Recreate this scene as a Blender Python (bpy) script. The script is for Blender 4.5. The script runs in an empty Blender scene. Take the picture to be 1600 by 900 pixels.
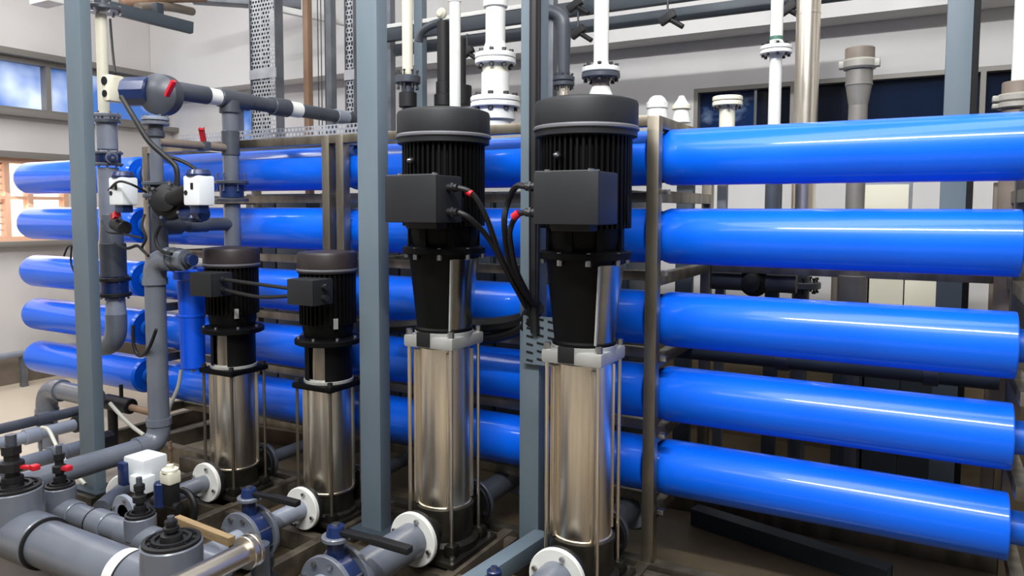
import bpy, bmesh, math, random
from mathutils import Vector, Matrix, Quaternion
random.seed(7)
PI = math.pi
V = Vector
scene = bpy.context.scene
COL = scene.collection

# ------------------------------------------------------------------ camera
CAM = V((0, 0, 1.6)); F_PX = 1160.0; CX, CY = 800.0, 404.0
yaw, pitch, roll = math.radians(29.3), math.radians(3.77), math.radians(0.17)
FW = V((-math.sin(yaw)*math.cos(pitch), math.cos(yaw)*math.cos(pitch), -math.sin(pitch)))
RT = FW.cross(V((0, 0, 1))).normalized(); UP = RT.cross(FW).normalized()
RT, UP = (RT*math.cos(roll)+UP*math.sin(roll)), (UP*math.cos(roll)-RT*math.sin(roll))
def ray(u, v): return FW + RT*((u-CX)/F_PX) + UP*((CY-v)/F_PX)
def atY(u, v, Y): d = ray(u, v); return CAM + d*(Y/d.y)
def atX(u, v, X): d = ray(u, v); return CAM + d*(X/d.x)
def atZ(u, v, Z): d = ray(u, v); return CAM + d*((Z-CAM.z)/d.z)
def depth(p): return (V(p)-CAM).dot(FW)
def mpp(p): return depth(p)/F_PX
def hz(X, Y, v):
    # height on the vertical through (X, Y) seen at image row v
    k = (CY-v)/F_PX; q = V((X, Y, 0))-V((0, 0, CAM.z))
    # (q+z).UP = k (q+z).FW
    return (k*q.dot(FW)-q.dot(UP))/(UP.z-k*FW.z)
cd = bpy.data.cameras.new('camera'); cam = bpy.data.objects.new('camera', cd); COL.objects.link(cam)
cam.matrix_world = Matrix.Translation(CAM) @ Matrix((RT, UP, -FW)).transposed().to_4x4()
cd.sensor_width = 36; cd.lens = F_PX/1600*36; cd.shift_y = (CY-450)/1600; cd.clip_start = 0.05
scene.camera = cam
scene.view_settings.view_transform = 'Standard'
scene.view_settings.look = 'None'; scene.view_settings.gamma = 0.94

# ------------------------------------------------------------------ materials
def c(r, g, b): return tuple(((x/255)/12.92 if x/255 <= 0.04045 else ((x/255+0.055)/1.055)**2.4) for x in (r, g, b))+(1,)
def mat(name, col, rough=0.5, metal=0.0, col2=None, scale=6, stretch=(1, 1, 1), bump=0.0, coat=0.0, emit=None, es=0, detail=4, lo=0.35, hi=0.65, rvar=0.0, spec=0.5):
    m = bpy.data.materials.new(name); m.use_nodes = True
    nt = m.node_tree; b = nt.nodes['Principled BSDF']; L = nt.links.new
    b.inputs['Base Color'].default_value = col; b.inputs['Roughness'].default_value = rough
    b.inputs['Metallic'].default_value = metal; b.inputs['Coat Weight'].default_value = coat
    b.inputs['Coat Roughness'].default_value = 0.12; b.inputs['Specular IOR Level'].default_value = spec
    if emit: b.inputs['Emission Color'].default_value = emit; b.inputs['Emission Strength'].default_value = es
    if col2 or bump or rvar:
        tc = nt.nodes.new('ShaderNodeTexCoord'); mp = nt.nodes.new('ShaderNodeMapping'); n = nt.nodes.new('ShaderNodeTexNoise')
        mp.inputs['Scale'].default_value = stretch; n.inputs['Scale'].default_value = scale; n.inputs['Detail'].default_value = detail
        L(tc.outputs['Object'], mp.inputs['Vector']); L(mp.outputs['Vector'], n.inputs['Vector'])
        if col2:
            r = nt.nodes.new('ShaderNodeValToRGB'); e = r.color_ramp.elements
            e[0].position = lo; e[1].position = hi; e[0].color = col; e[1].color = col2
            L(n.outputs['Fac'], r.inputs['Fac']); L(r.outputs['Color'], b.inputs['Base Color'])
            if emit: L(r.outputs['Color'], b.inputs['Emission Color'])
        if rvar:
            mr = nt.nodes.new('ShaderNodeMapRange'); mr.inputs['To Min'].default_value = rough-rvar; mr.inputs['To Max'].default_value = rough+rvar
            L(n.outputs['Fac'], mr.inputs['Value']); L(mr.outputs['Result'], b.inputs['Roughness'])
        if bump:
            bp = nt.nodes.new('ShaderNodeBump'); bp.inputs['Strength'].default_value = bump; bp.inputs['Distance'].default_value = 0.01
            L(n.outputs['Fac'], bp.inputs['Height']); L(bp.outputs['Normal'], b.inputs['Normal'])
    return m
M = dict(
 blue=mat('blue_tube_paint', c(0, 101, 230), 0.42, 0, c(0, 106, 238), 3, coat=0.55, bump=0.015, rvar=0.05, spec=0.3),
 bluecap=mat('blue_cap', c(0, 96, 200), 0.45),
 filt=mat('blue_filter_plastic', c(10, 90, 225), 0.35, coat=0.2),
 navy=mat('navy_valve_paint', c(18, 36, 76), 0.4, 0, c(22, 44, 92), 12, coat=0.3),
 column=mat('blue_grey_steel_paint', c(106, 119, 128), 0.5, 0, c(95, 108, 117), 3, (1, 1, .3), bump=0.03),
 columnd=mat('dark_steel_paint', c(58, 68, 76), 0.5, 0, c(48, 56, 64), 4),
 greysteel=mat('grey_galvanised_steel', c(122, 126, 132), 0.45, 0.3, c(98, 102, 108), 5),
 pvc=mat('dark_grey_pvc', c(96, 101, 111), 0.3, 0, c(106, 111, 120), 5, coat=0.2),
 pvcd=mat('darker_grey_pvc', c(62, 66, 74), 0.4, 0, c(74, 78, 86), 6),
 pvcl=mat('light_grey_pvc', c(146, 152, 164), 0.35, 0, c(128, 134, 146), 5),
 white=mat('white_plastic', c(228, 228, 224), 0.4, 0, c(214, 214, 208), 4),
 cream=mat('cream_plastic', c(222, 218, 198), 0.4),
 box=mat('white_actuator', c(216, 220, 222), 0.4),
 black=mat('black_motor_paint', c(11, 11, 12), 0.5, 0, c(8, 8, 9), 8, spec=0.16),
 blackp=mat('black_cowl_paint', c(36, 37, 40), 0.55, 0, c(31, 32, 35), 6, bump=0.04, spec=0.4),
 brownblk=mat('brown_black_cowl', c(50, 43, 44), 0.45, 0, c(40, 35, 36), 6, spec=0.4),
 rubber=mat('black_rubber', c(20, 20, 22), 0.55),
 cowlline=mat('worn_grey_rim', c(104, 104, 108), 0.45, 0.3),
 steel=mat('brushed_stainless', c(246, 238, 224), 0.3, 1.0, c(224, 214, 198), 7, (5, 5, .25), rvar=0.06),
 steelp=mat('pipe_stainless', c(214, 208, 198), 0.3, 1.0, c(200, 192, 180), 3),
 steelfr=mat('stainless_frame', c(160, 152, 138), 0.38, 0.9, c(128, 121, 108), 5, (3, 3, .6), rvar=0.08),
 guard=mat('polished_guard', c(176, 170, 160), 0.22, 1.0, c(150, 146, 140), 4, bump=0.12),
 castgrey=mat('light_grey_cast_head', c(176, 176, 172), 0.45, 0.35, c(156, 156, 152), 10),
 castdark=mat('dark_base_casting', c(70, 66, 58), 0.38, 0.6, c(44, 41, 37), 8),
 skid=mat('worn_skid_steel', c(112, 103, 90), 0.5, 0.4, c(66, 60, 52), 7, bump=0.05),
 bolt=mat('zinc_bolt', c(190, 190, 190), 0.3, 1.0),
 boltd=mat('dark_bolt', c(70, 70, 72), 0.4, 0.8),
 red=mat('red_handle', c(190, 30, 45), 0.4),
 green=mat('green_band', c(70, 110, 96), 0.5),
 brown=mat('brown_conduit', c(126, 98, 78), 0.6, 0, c(150, 124, 100), 8, (1, 1, .3)),
 tgrey=mat('warm_grey_fitting', c(132, 128, 121), 0.45, 0.2, c(118, 114, 108), 6),
 tclamp=mat('pale_clamp', c(160, 157, 148), 0.5, 0.1, c(140, 137, 128), 8),
 tray=mat('galvanised_tray', c(172, 174, 176), 0.5, 0.3, c(150, 152, 156), 6),
 panem=mat('painted_reflection_pane', c(24, 48, 92), 0.1, 0, c(150, 172, 200), 4, (1, 1, 1.6), lo=.5, hi=.72),  # blue-white reflection in the glass is painted as mottled colour
 wains=mat('tan_plinth_paint', c(112, 97, 74), 0.7, 0, c(92, 79, 60), 2),
 slot=mat('slot_shadow_black', c(12, 13, 15), 0.8),
 taupe=mat('taupe_coupling', c(132, 120, 108), 0.5, 0, c(112, 102, 92), 6),
 wood=mat('pale_timber', c(158, 136, 102), 0.6, 0, c(128, 108, 78), 4, (1, 12, 12)),
 hose=mat('clear_hose', c(188, 188, 176), 0.35),
 wall=mat('painted_wall', c(214, 212, 210), 0.8, 0, c(206, 204, 201), 1.3, bump=0.02),
 walll=mat('painted_wall_left', c(214, 210, 207), 0.8, 0, c(206, 202, 198), 1.3, bump=0.02),
 ceil=mat('ceiling_paint', c(200, 200, 200), 0.9),
 frame=mat('window_frame_alu', c(138, 134, 128), 0.5, 0.3),
 paneb=mat('blue_window_pane', c(70, 110, 178), 0.15, 0, c(214, 226, 244), 1.6, (1, 1, 1), emit=(1, 1, 1, 1), es=0.75, detail=3, lo=.44, hi=.70),
 panew=mat('bright_window_pane', c(255, 242, 226), 0.3, emit=(1.0, .93, .86, 1), es=1.6),
 paned=mat('dark_window_pane', c(12, 18, 30), 0.08, 0, c(22, 36, 62), 1.2),
 slat=mat('louvre_slat', c(190, 176, 166), 0.6),
 terra=mat('terracotta_frame', c(222, 178, 150), 0.6),
 sign=mat('green_text', c(90, 100, 96), 0.6),
)
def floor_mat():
    # dirty concrete; rack shade and left and front light painted into the colour
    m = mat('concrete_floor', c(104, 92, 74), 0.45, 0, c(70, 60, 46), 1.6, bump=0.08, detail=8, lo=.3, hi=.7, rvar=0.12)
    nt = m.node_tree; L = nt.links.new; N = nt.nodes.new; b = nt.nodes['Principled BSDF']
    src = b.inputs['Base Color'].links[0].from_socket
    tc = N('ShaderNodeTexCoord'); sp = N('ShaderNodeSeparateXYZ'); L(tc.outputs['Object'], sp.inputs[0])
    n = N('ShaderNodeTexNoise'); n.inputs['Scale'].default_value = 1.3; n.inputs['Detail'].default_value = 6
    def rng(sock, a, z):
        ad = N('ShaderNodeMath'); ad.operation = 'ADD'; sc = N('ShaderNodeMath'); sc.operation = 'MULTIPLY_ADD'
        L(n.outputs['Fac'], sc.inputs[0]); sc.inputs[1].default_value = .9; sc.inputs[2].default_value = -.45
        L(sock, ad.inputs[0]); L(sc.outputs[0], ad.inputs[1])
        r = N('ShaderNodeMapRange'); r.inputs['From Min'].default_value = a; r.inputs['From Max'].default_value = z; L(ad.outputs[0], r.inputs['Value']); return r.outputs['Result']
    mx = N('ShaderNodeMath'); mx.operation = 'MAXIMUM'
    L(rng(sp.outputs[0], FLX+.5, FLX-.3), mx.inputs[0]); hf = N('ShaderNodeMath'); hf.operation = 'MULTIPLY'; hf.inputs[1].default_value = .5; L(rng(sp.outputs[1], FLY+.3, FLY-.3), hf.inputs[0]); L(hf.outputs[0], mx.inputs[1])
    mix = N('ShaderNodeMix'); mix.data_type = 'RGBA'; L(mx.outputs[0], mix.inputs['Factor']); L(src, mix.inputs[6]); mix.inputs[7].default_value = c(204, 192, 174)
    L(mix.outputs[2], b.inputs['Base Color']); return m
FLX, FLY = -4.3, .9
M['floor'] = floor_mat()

# ------------------------------------------------------------------ mesh building
class MB:
    def __init__(s): s.bm = bmesh.new()
    def frame(s, axis):
        a = V(axis).normalized(); h = V((0, 0, 1)) if abs(a.z) < .9 else V((1, 0, 0))
        x = h.cross(a).normalized(); y = a.cross(x); return a, x, y
    def box(s, cx, cy, cz, sx, sy, sz, bev=0.0, rot=None):
        r = bmesh.ops.create_cube(s.bm, size=1); vs = r['verts']
        for v in vs:
            p = V((v.co.x*sx, v.co.y*sy, v.co.z*sz)); v.co = (rot @ p if rot else p)+V((cx, cy, cz))
        if bev:
            es = {e for v in vs for e in v.link_edges}
            bmesh.ops.bevel(s.bm, geom=list(es), offset=bev, segments=2, affect='EDGES', profile=.6)
        return s
    def bar(s, p0, p1, w, h, bev=0.0):
        p0, p1 = V(p0), V(p1); d = p1-p0; a = d.normalized()
        up = V((0, 0, 1)) if abs(a.z) < .9 else V((0, 1, 0))
        x = a.cross(up).normalized(); y = x.cross(a).normalized()
        R = Matrix((x, a, y)).transposed(); m = (p0+p1)/2
        return s.box(m.x, m.y, m.z, w, d.length, h, bev, R)
    def lathe(s, o, axis, prof, n=40, a0=0.0, a1=2*PI, cap=True, xdir=None):
        o = V(o); a, x, y = s.frame(axis)
        if xdir: x = V(xdir).normalized(); y = a.cross(x)
        full = abs(a1-a0-2*PI) < 1e-6; k = n if full else n+1
        rings = []
        for r, z in prof:
            rings.append([s.bm.verts.new(o+a*z+(x*math.cos(a0+(a1-a0)*i/n)+y*math.sin(a0+(a1-a0)*i/n))*max(r, 1e-4)) for i in range(k)])
        for A, B in zip(rings, rings[1:]):
            for i in range(n):
                j = (i+1) % k
                s.bm.faces.new((A[i], A[j], B[j], B[i]))
        if full and cap:
            s.bm.faces.new(list(reversed(rings[0]))); s.bm.faces.new(rings[-1])
        return s
    def cyl(s, p0, p1, r, r2=None, n=28, bev=0.0):
        p0, p1 = V(p0), V(p1); L = (p1-p0).length; r2 = r if r2 is None else r2
        pr = [(r, 0), (r2, L)] if not bev else [(r-bev, 0), (r, bev), (r2, L-bev), (r2-bev, L)]
        return s.lathe(p0, p1-p0, pr, n)
    def sweep(s, pts, r, n=12, closed=False):
        pts = [V(p) for p in pts]; rings = []; m = len(pts)
        t0 = (pts[1]-pts[0]).normalized(); a, x, y = s.frame(t0); prev = t0
        for i, p in enumerate(pts):
            t = ((pts[min(i+1, m-1)]-pts[max(i-1, 0)])).normalized()
            q = prev.rotation_difference(t); x = q @ x; x = (x-t*x.dot(t)).normalized(); y = t.cross(x); prev = t
            rr = r[i] if isinstance(r, (list, tuple)) else r
            rings.append([s.bm.verts.new(p+(x*math.cos(2*PI*k/n)+y*math.sin(2*PI*k/n))*rr) for k in range(n)])
        for A, B in zip(rings, rings[1:]):
            for k in range(n): s.bm.faces.new((A[k], A[(k+1) % n], B[(k+1) % n], B[k]))
        s.bm.faces.new(list(reversed(rings[0]))); s.bm.faces.new(rings[-1])
        return s
    def build(s, name, m, parent=None, smooth=True):
        bmesh.ops.recalc_face_normals(s.bm, faces=s.bm.faces)
        if parent is not None and parent.get('_org'):
            o_ = V(parent['_org'])
            for v in s.bm.verts: v.co -= o_
        for e in s.bm.edges:
            if len(e.link_faces) == 2 and e.calc_face_angle(0) > math.radians(32): e.smooth = False
        for f in s.bm.faces: f.smooth = smooth
        me = bpy.data.meshes.new(name); s.bm.to_mesh(me); s.bm.free()
        me.materials.append(M[m] if isinstance(m, str) else m)
        o = bpy.data.objects.new(name, me); COL.objects.link(o)
        if parent is not None:
            o.parent = parent
            if parent.get('_org'): o['_org'] = parent['_org']
        return o
def tag(o, label, cat, group=None, kind=None):
    if label: o['label'] = label
    if cat: o['category'] = cat
    if group: o['group'] = group
    if kind: o['kind'] = kind
    return o
def thing(name, label, cat, loc=(0, 0, 0), group=None):
    # Empty at the thing's base; the parts are written in world coordinates
    o = bpy.data.objects.new(name, None); COL.objects.link(o); o.location = loc; o.empty_display_size = .05
    o['_org'] = tuple(float(q) for q in loc)
    if V(loc).length < 1e-9: del o['_org']
    return tag(o, label, cat, group)
def copy_tree(o, parent=None):
    q = o.copy(); COL.objects.link(q); q.parent = parent
    for ch in list(o.children): copy_tree(ch, q)
    return q
def struct(o): o['kind'] = 'structure'; return o
def arc(p, c0, p2, n=8):
    # rounded corner from p to p2 around control c0
    return [V(p)*(1-t)**2+V(c0)*2*t*(1-t)+V(p2)*t*t for t in [i/n for i in range(n+1)]]
def spline(pts, n=10):
    pts = [V(p) for p in pts]; P = [pts[0]]+pts+[pts[-1]]; out = []
    for i in range(1, len(P)-2):
        a, b, d, e = P[i-1:i+3]
        for k in range(n):
            t = k/n
            out.append(.5*((2*b)+(d-a)*t+(2*a-5*b+4*d-e)*t*t+(3*b-a-3*d+e)*t**3))
    out.append(pts[-1]); return out

# ------------------------------------------------------------------ pipe fittings (parts)
def bolts(flange, cn, axis, r, n, size, length, m='bolt', ph=0.3):
    a, x, y = MB().frame(axis); cn = V(cn)
    for k in range(n):
        q = ph+2*PI*k/n; p = cn+(x*math.cos(q)+y*math.sin(q))*r
        b = MB(); b.lathe(p-a*length/2, a, [(size, 0), (size, size*1.1), (size*.55, size*1.1), (size*.55, length-size*1.1), (size, length-size*1.1), (size, length)], 6)
        b.build('bolt', m, flange)
def flange(t, cn, axis, r, th, m='pvc', nb=8, bm_='bolt', bl=None, name='flange', hub=None):
    a = V(axis).normalized(); cn = V(cn); b = MB(); e = min(th*.15, .004)
    b.lathe(cn-a*th/2, a, [(r-e, 0), (r, e), (r, th-e), (r-e, th)], 40)
    if hub: b.lathe(cn-a*(th/2+abs(hub[1])) if hub[1] < 0 else cn+a*th/2, a, [(hub[0], 0), (hub[0], abs(hub[1]))], 32)
    f = b.build(name, m, t)
    if nb: bolts(f, cn, a, r*.8, nb, r*.11 if bm_ == 'boltd' else r*.085, bl or th*2.2, bm_)
    return f
def pipe(t, p0, p1, r, m='pvc', name='pipe'): return MB().cyl(p0, p1, r, n=36).build(name, m, t)
def collar(t, cn, axis, r, L, m='pvc', name='coupling'):
    a = V(axis).normalized(); return MB().cyl(V(cn)-a*L/2, V(cn)+a*L/2, r, n=36, bev=min(.003, L*.1)).build(name, m, t)
def run(t, pts, r, m='pvc', bend=None, em=None, socket=True):
    pts = [V(p) for p in pts]; bend = bend or r*2.4; em = em or m
    cur = pts[0]
    for i in range(1, len(pts)-1):
        a = (pts[i]-pts[i-1]).normalized(); b = (pts[i+1]-pts[i]).normalized()
        s0 = pts[i]-a*bend; s1 = pts[i]+b*bend
        if (s0-cur).length > .005: pipe(t, cur, s0, r, m)
        pa = [s0-a*r*.5]+arc(s0, pts[i], s1, 10)+[s1+b*r*.5]
        e = MB(); e.sweep(pa, r*1.1, 28)
        if socket:
            e.cyl(s0-a*r*.7, s0, r*1.2, n=28); e.cyl(s1, s1+b*r*.7, r*1.2, n=28)
        e.build('elbow', em, t); cur = s1
    pipe(t, cur, pts[-1], r, m)
def vline(u, v0, v1, Y, wpx):
    p = atY(u, (v0+v1)/2, Y); return p.x, hz(p.x, Y, v0), hz(p.x, Y, v1), wpx/2*mpp(p)*1.0

# ------------------------------------------------------------------ room shell
XL, YB, ZC = -7.35, 5.4, 4.6
def wall_holes(name, plane, at_, a0, a1, z0, z1, holes, m, th=.2):
    xs = sorted({a0, a1}|{h[0] for h in holes}|{h[1] for h in holes}); zs = sorted({z0, z1}|{h[2] for h in holes}|{h[3] for h in holes})
    b = MB()
    for i in range(len(xs)-1):
        for j in range(len(zs)-1):
            cx, cz = (xs[i]+xs[i+1])/2, (zs[j]+zs[j+1])/2
            if any(h[0] < cx < h[1] and h[2] < cz < h[3] for h in holes): continue
            w, hh = xs[i+1]-xs[i], zs[j+1]-zs[j]
            if plane == 'X': b.box(at_-th/2, cx, cz, th, w, hh)
            else: b.box(cx, at_+th/2, cz, w, th, hh)
    bmesh.ops.remove_doubles(b.bm, verts=b.bm.verts, dist=1e-5)
    return struct(b.build(name, m, None, smooth=False))
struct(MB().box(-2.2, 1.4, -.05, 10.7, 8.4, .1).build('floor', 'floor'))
struct(MB().box(-2.2, 1.4, ZC+.05, 10.7, 8.4, .1).build('ceiling', 'ceil'))
# left wall openings measured on the wall plane
wl_a = atX(-60, 70, XL); wl_b = atX(272, 120, XL)
u0 = atX(0, 84, XL).z; u1 = atX(0, 172, XL).z
l0 = atX(0, 246, XL).z; l1 = atX(0, 378, XL).z
ya = 1.5; yb = min(wl_b.y, YB-.05)
yl = atX(107, 300, XL).y
wall_holes('wall_left', 'X', XL, -2.8, YB, 0, ZC, [(ya, yb, u1, u0), (ya, yl, l1, l0)], 'walll')
wx0 = atY(1084, 150, YB).x; wz0 = atY(1200, 130, YB).z; wz1 = 1.95
wsx0 = atY(369, 190, YB).x; wsx1 = atY(399, 190, YB).x; wsz0 = atY(380, 165, YB).z; wsz1 = 1.9
wall_holes('wall_back', 'Y', YB, XL, 3.1, 0, ZC, [(wx0, 3.0, wz1, wz0), (wsx0, wsx1, wsz1, wsz0)], 'wall')
struct(MB().box(3.15, 3.6, ZC/2, .1, 3.6, ZC).build('wall_right', 'wall'))
# protruding ring beam along the back wall
zb = atY(1300, 27, YB-.25).z
struct(MB().box((XL+3.1)/2, YB-.13, (zb+ZC)/2+.0, 3.1-XL-.01, .24, ZC-zb).build('trim_1', 'wall'))
struct(MB().box((XL+3.1)/2, YB-.04, .36, 3.1-XL-.3, .08, .72).build('baseboard_back', 'wains'))
def window_X(name, y0, y1, z0, z1, pane, fm, muls, slats=0, label=None):
    b = MB(); w = .045; x = XL-.05
    b.box(x, (y0+y1)/2, z1-w/2, .1, y1-y0, w).box(x, (y0+y1)/2, z0+w/2, .1, y1-y0, w)
    for y in [y0+w/2, y1-w/2]+muls: b.box(x, y, (z0+z1)/2, .1, w, z1-z0-2*w)
    if slats: b.box(x, (y0+y1)/2, (z0+z1)/2+.02, .08, y1-y0, .03)
    f = struct(b.build(name, fm, None, smooth=False))
    MB().box(XL-.1, (y0+y1)/2, (z0+z1)/2, .01, y1-y0-.02, z1-z0-.02).build('window_pane', pane, f)
    s = MB().box(XL+.04, (y0+y1)/2, z0-.02, .14, y1-y0+.1, .05, .005); s.build('window_sill', 'frame', f)
    MB().box(XL+.03, (y0+y1)/2, z1+.03, .1, y1-y0+.1, .06, .005).build('window_head', 'frame', f)
    if slats:
        ys = sorted([y0]+muls+[y1])
        for k in range(len(ys)-1):
            if k != 0: continue
            q = MB()
            for j in range(12):
                q.box(XL-.06, (ys[k]+ys[k+1])/2, z0+.05+(z1-z0-.1)*j/11, .03, ys[k+1]-ys[k]-w, .008, 0, Matrix.Rotation(.5, 3, 'Y'))
            q.build('louvre', 'slat', f, smooth=False)
    return f
m1 = atX(76, 130, XL).y
window_X('window_1', ya, yb, u1, u0, 'paneb', 'frame', [m1, m1-1.1 if m1-1.1 > ya else m1-.6])
m2 = atX(12, 300, XL).y; m3 = atX(48, 300, XL).y
window_X('window_2', ya, yl, l1, l0, 'panew', 'terra', [m2, m3], slats=3)
def window_Y(name, x0, x1, z0, z1, pane, muls):
    b = MB(); w = .03; y = YB+.05
    b.box((x0+x1)/2, y, z1-w/2, x1-x0, .1, w).box((x0+x1)/2, y, z0+w/2, x1-x0, .1, w)
    for x in [x0+w/2, x1-w/2]+muls: b.box(x, y, (z0+z1)/2, w, .1, z1-z0-2*w)
    f = struct(b.build(name, 'frame', None, smooth=False))
    if pane == 'paned':
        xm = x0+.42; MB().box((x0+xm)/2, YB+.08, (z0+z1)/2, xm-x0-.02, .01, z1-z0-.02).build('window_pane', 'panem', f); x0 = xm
    MB().box((x0+x1)/2, YB+.08, (z0+z1)/2, x1-x0-.02, .01, z1-z0-.02).build('window_pane', pane, f)
    return f
window_Y('window_3', wx0, 3.0, wz1, wz0, 'paned', [atY(1238, 160, YB).x, atY(1238, 160, YB).x+1.1])
window_Y('window_4', wsx0, wsx1, wsz1, wsz0, 'paneb', [])
# low kerb along left wall
struct(MB().box(XL+.06, 2.5, .12, .12, 5.8, .24).build('baseboard_left', 'taupe'))
t = thing('floor_pipe', 'pale pipe lying along the foot of the left wall', 'pipe', (XL+.3, 1.2, .2))
MB().cyl((XL+.3, 1.0, .3), (XL+.3, 5.2, .3), .03).build('pipe', 'pvcl', t)
for y in (2.9, 3.6, 4.4): MB().box(XL+.3, y, .14, .05, .05, .28).build('bracket', 'greysteel', t)

# ------------------------------------------------------------------ pressure vessels
YT, RTB = 3.15, .12
rows = [(243, 'top'), (371, 'second'), (506, 'third'), (627, 'fourth'), (746, 'bottom')]
p_ = atY(1150, 400, YT)
TZ = [hz(p_.x, YT, v) for v, _ in rows]
secs = []
def xat(u, v=400, Y=YT): return atY(u, v, Y).x
secs.append((xat(36)+.06, xat(229), 'far left run with rounded end', True))
secs.append((xat(248), xat(533), 'run behind the small pumps', False))
secs.append((xat(553), xat(1019), 'run behind the tall pumps', False))
secs.append((xat(1036), xat(1594), 'run right of the stainless frame post', False))
#secs.append((xat(1606), xat(1606)+1.4, 'cut by the right photo edge', False))
for zi, (z, (_, rn)) in enumerate(zip(TZ, rows)):
    for si, (x0, x1, sn, dome) in enumerate(secs):
        if dome: x0 += (.0, .02, .03, .035, .04)[zi]
        t = thing('pressure_vessel', 'glossy blue pressure tube in the %s row, %s' % (rn, sn), 'pressure vessel', (x0, YT, z), 'blue pressure tubes on the rack')
        L = x1-x0
        if dome:
            pr = [(0.001, 0)]+[(RTB*math.sin(q)**.8, RTB*.85*(1-math.cos(q))) for q in [k*PI/2/9 for k in range(1, 10)]]+[(RTB, L-.03), (RTB-.012, L-.012)]
        else:
            pr = [(RTB-.022, 0), (RTB-.007, .012), (RTB, .035), (RTB, L-.004), (RTB-.003, L)]
        MB().lathe((x0, YT, z), (1, 0, 0), pr, 64).build('shell', 'blue', t)
        if not dome:
            MB().lathe((x0-.012, YT, z), (1, 0, 0), [(RTB-.03, 0), (RTB-.012, .0), (RTB-.012, .014), (RTB-.03, .014)], 40).build('end_ring', 'rubber', t)
            MB().cyl((x0-.05, YT, z), (x0-.01, YT, z), RTB*.5, n=32).build('end_port', 'bluecap', t)
        MB().cyl((x1, YT, z), (x1+(.035 if si < 3 else .22), YT, z), RTB*.5, n=32).build('end_port', 'bluecap', t)

# ------------------------------------------------------------------ stainless rack
YF = 2.99; YR = 3.85; YP = YF
rk = thing('tube_rack', 'stainless steel square-tube rack holding the rows of blue tubes', 'rack', (-1, YF, 0))
ztop = hz(xat(1028, 180, YF), YF, 181)
gaps = [(TZ[0]+TZ[1])/2, (TZ[1]+TZ[2])/2, (TZ[2]+TZ[3])/2, (TZ[3]+TZ[4])/2, TZ[4]-.17]
px = [xat(1019, 500, YF), xat(536, 300, YF), xat(514, 300, YF), xat(232, 260, YF), secs[3][1]+.03]
for i, x in enumerate(px):
    for y in ((YF, YR) if i != 4 else (YF+.5, YR)):
        MB().box(x, y, ztop/2, .052, .052, ztop, .004).build('post', 'steelfr', rk)
    MB().box(x, (YF+YR)/2+.0, ztop-.025, .05, YR-YF-.05, .05, .003).build('crossbar', 'steelfr', rk)
    if i != 2:
        for g in gaps:
            MB().box(x, (YF+YR)/2, g, .045, YR-YF-.06, .05, .003).build('crossbar', 'steelfr', rk)
xa, xb = px[3]-.0, px[0]
MB().box((xa+xb)/2, YF, ztop-.02, xb-xa-.05, .05, .045, .003).build('rail', 'steelfr', rk)
MB().box((secs[0][0]+px[4])/2+.4, YR, ztop-.025, px[4]-secs[0][0]-.8, .05, .05, .003).build('rail', 'steelfr', rk)
for g in gaps:
    MB().box((xa+xb)/2, YT+.04, g, xb-xa-.06, .04, .045, .003).build('rail', 'steelfr', rk)
for g in gaps[1:]:
    MB().box((xb+px[4])/2, YR, g, px[4]-xb-.06, .04, .045, .003).build('rail', 'steelfr', rk)
# floor sill of the rack
MB().box((xa+px[4])/2, YF, .05, px[4]-xa+.1, .06, .1, .004).build('base_rail', 'steelfr', rk)
MB().box((xa+px[4])/2, YR, .05, px[4]-xa+.1, .06, .1, .004).build('base_rail', 'steelfr', rk)
# small clips at the post beside each tube
for zi, z in enumerate(TZ):
    MB().box(px[0]+.045, YF+.02, z-.15, .03, .03, .02, .002).build('clip', 'bolt', rk)

# ------------------------------------------------------------------ steel columns
def column(u, v, Y, wx, wy, z0, z1, label, m='column', plate=True):
    p = atY(u, v, Y); t = thing('steel_column', label, 'column', (p.x, Y, z0))
    MB().box(p.x, Y, (z0+z1)/2, wx, wy, z1-z0, .004).build('shaft', m, t)
    if plate: MB().box(p.x+.01, Y, z0+.006, wx*1.7, wy*2.2, .012, .002).build('base_plate', 'columnd', t)
    return t, p.x
c1 = column(134, 400, 2.30, .135, .058, .1, ZC, 'blue-grey painted steel column, leftmost in the foreground')
c2 = column(584, 400, 2.66, .118, .075, .1, ZC, 'blue-grey painted steel column between small and tall pumps')
c3 = column(834, 400, 2.86, .095, .075, .1, ZC, 'blue-grey steel column with black cables between the two tall pumps')
c4 = column(1489, 300, 4.05, .105, .075, .0, ZC, 'blue-grey steel column rising behind the tubes at right')
MB().box(c4[1]+.066, 4.06, ZC/2, .026, .09, ZC, .003).build('side_flange', 'slot', c4[0])
for u, Y, w, lb, mm in ((517, 4.5, .06, 'slim grey steel column behind the grey header pipe', 'greysteel'),
                    (609, 4.4, .06, 'slim grey column just right of the second foreground column', 'greysteel'),
                    (657, 4.3, .07, 'pale blue-grey column behind the thin white pipe', 'column'),
                    (862, 3.75, .045, 'grey column behind the cable bundle', 'greysteel')):
    column(u, 80, Y, w, .06, 0, ZC, lb, mm, False)
p = atY(481, 90, 4.2); t = thing('brown_conduit', 'rusty brown vertical conduit behind the rack', 'conduit', (p.x, 4.2, ztop))
MB().box(p.x, 4.2, (ztop+ZC)/2-.2, .05, .05, ZC-ztop+.3, .004).build('conduit', 'brown', t)

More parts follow.
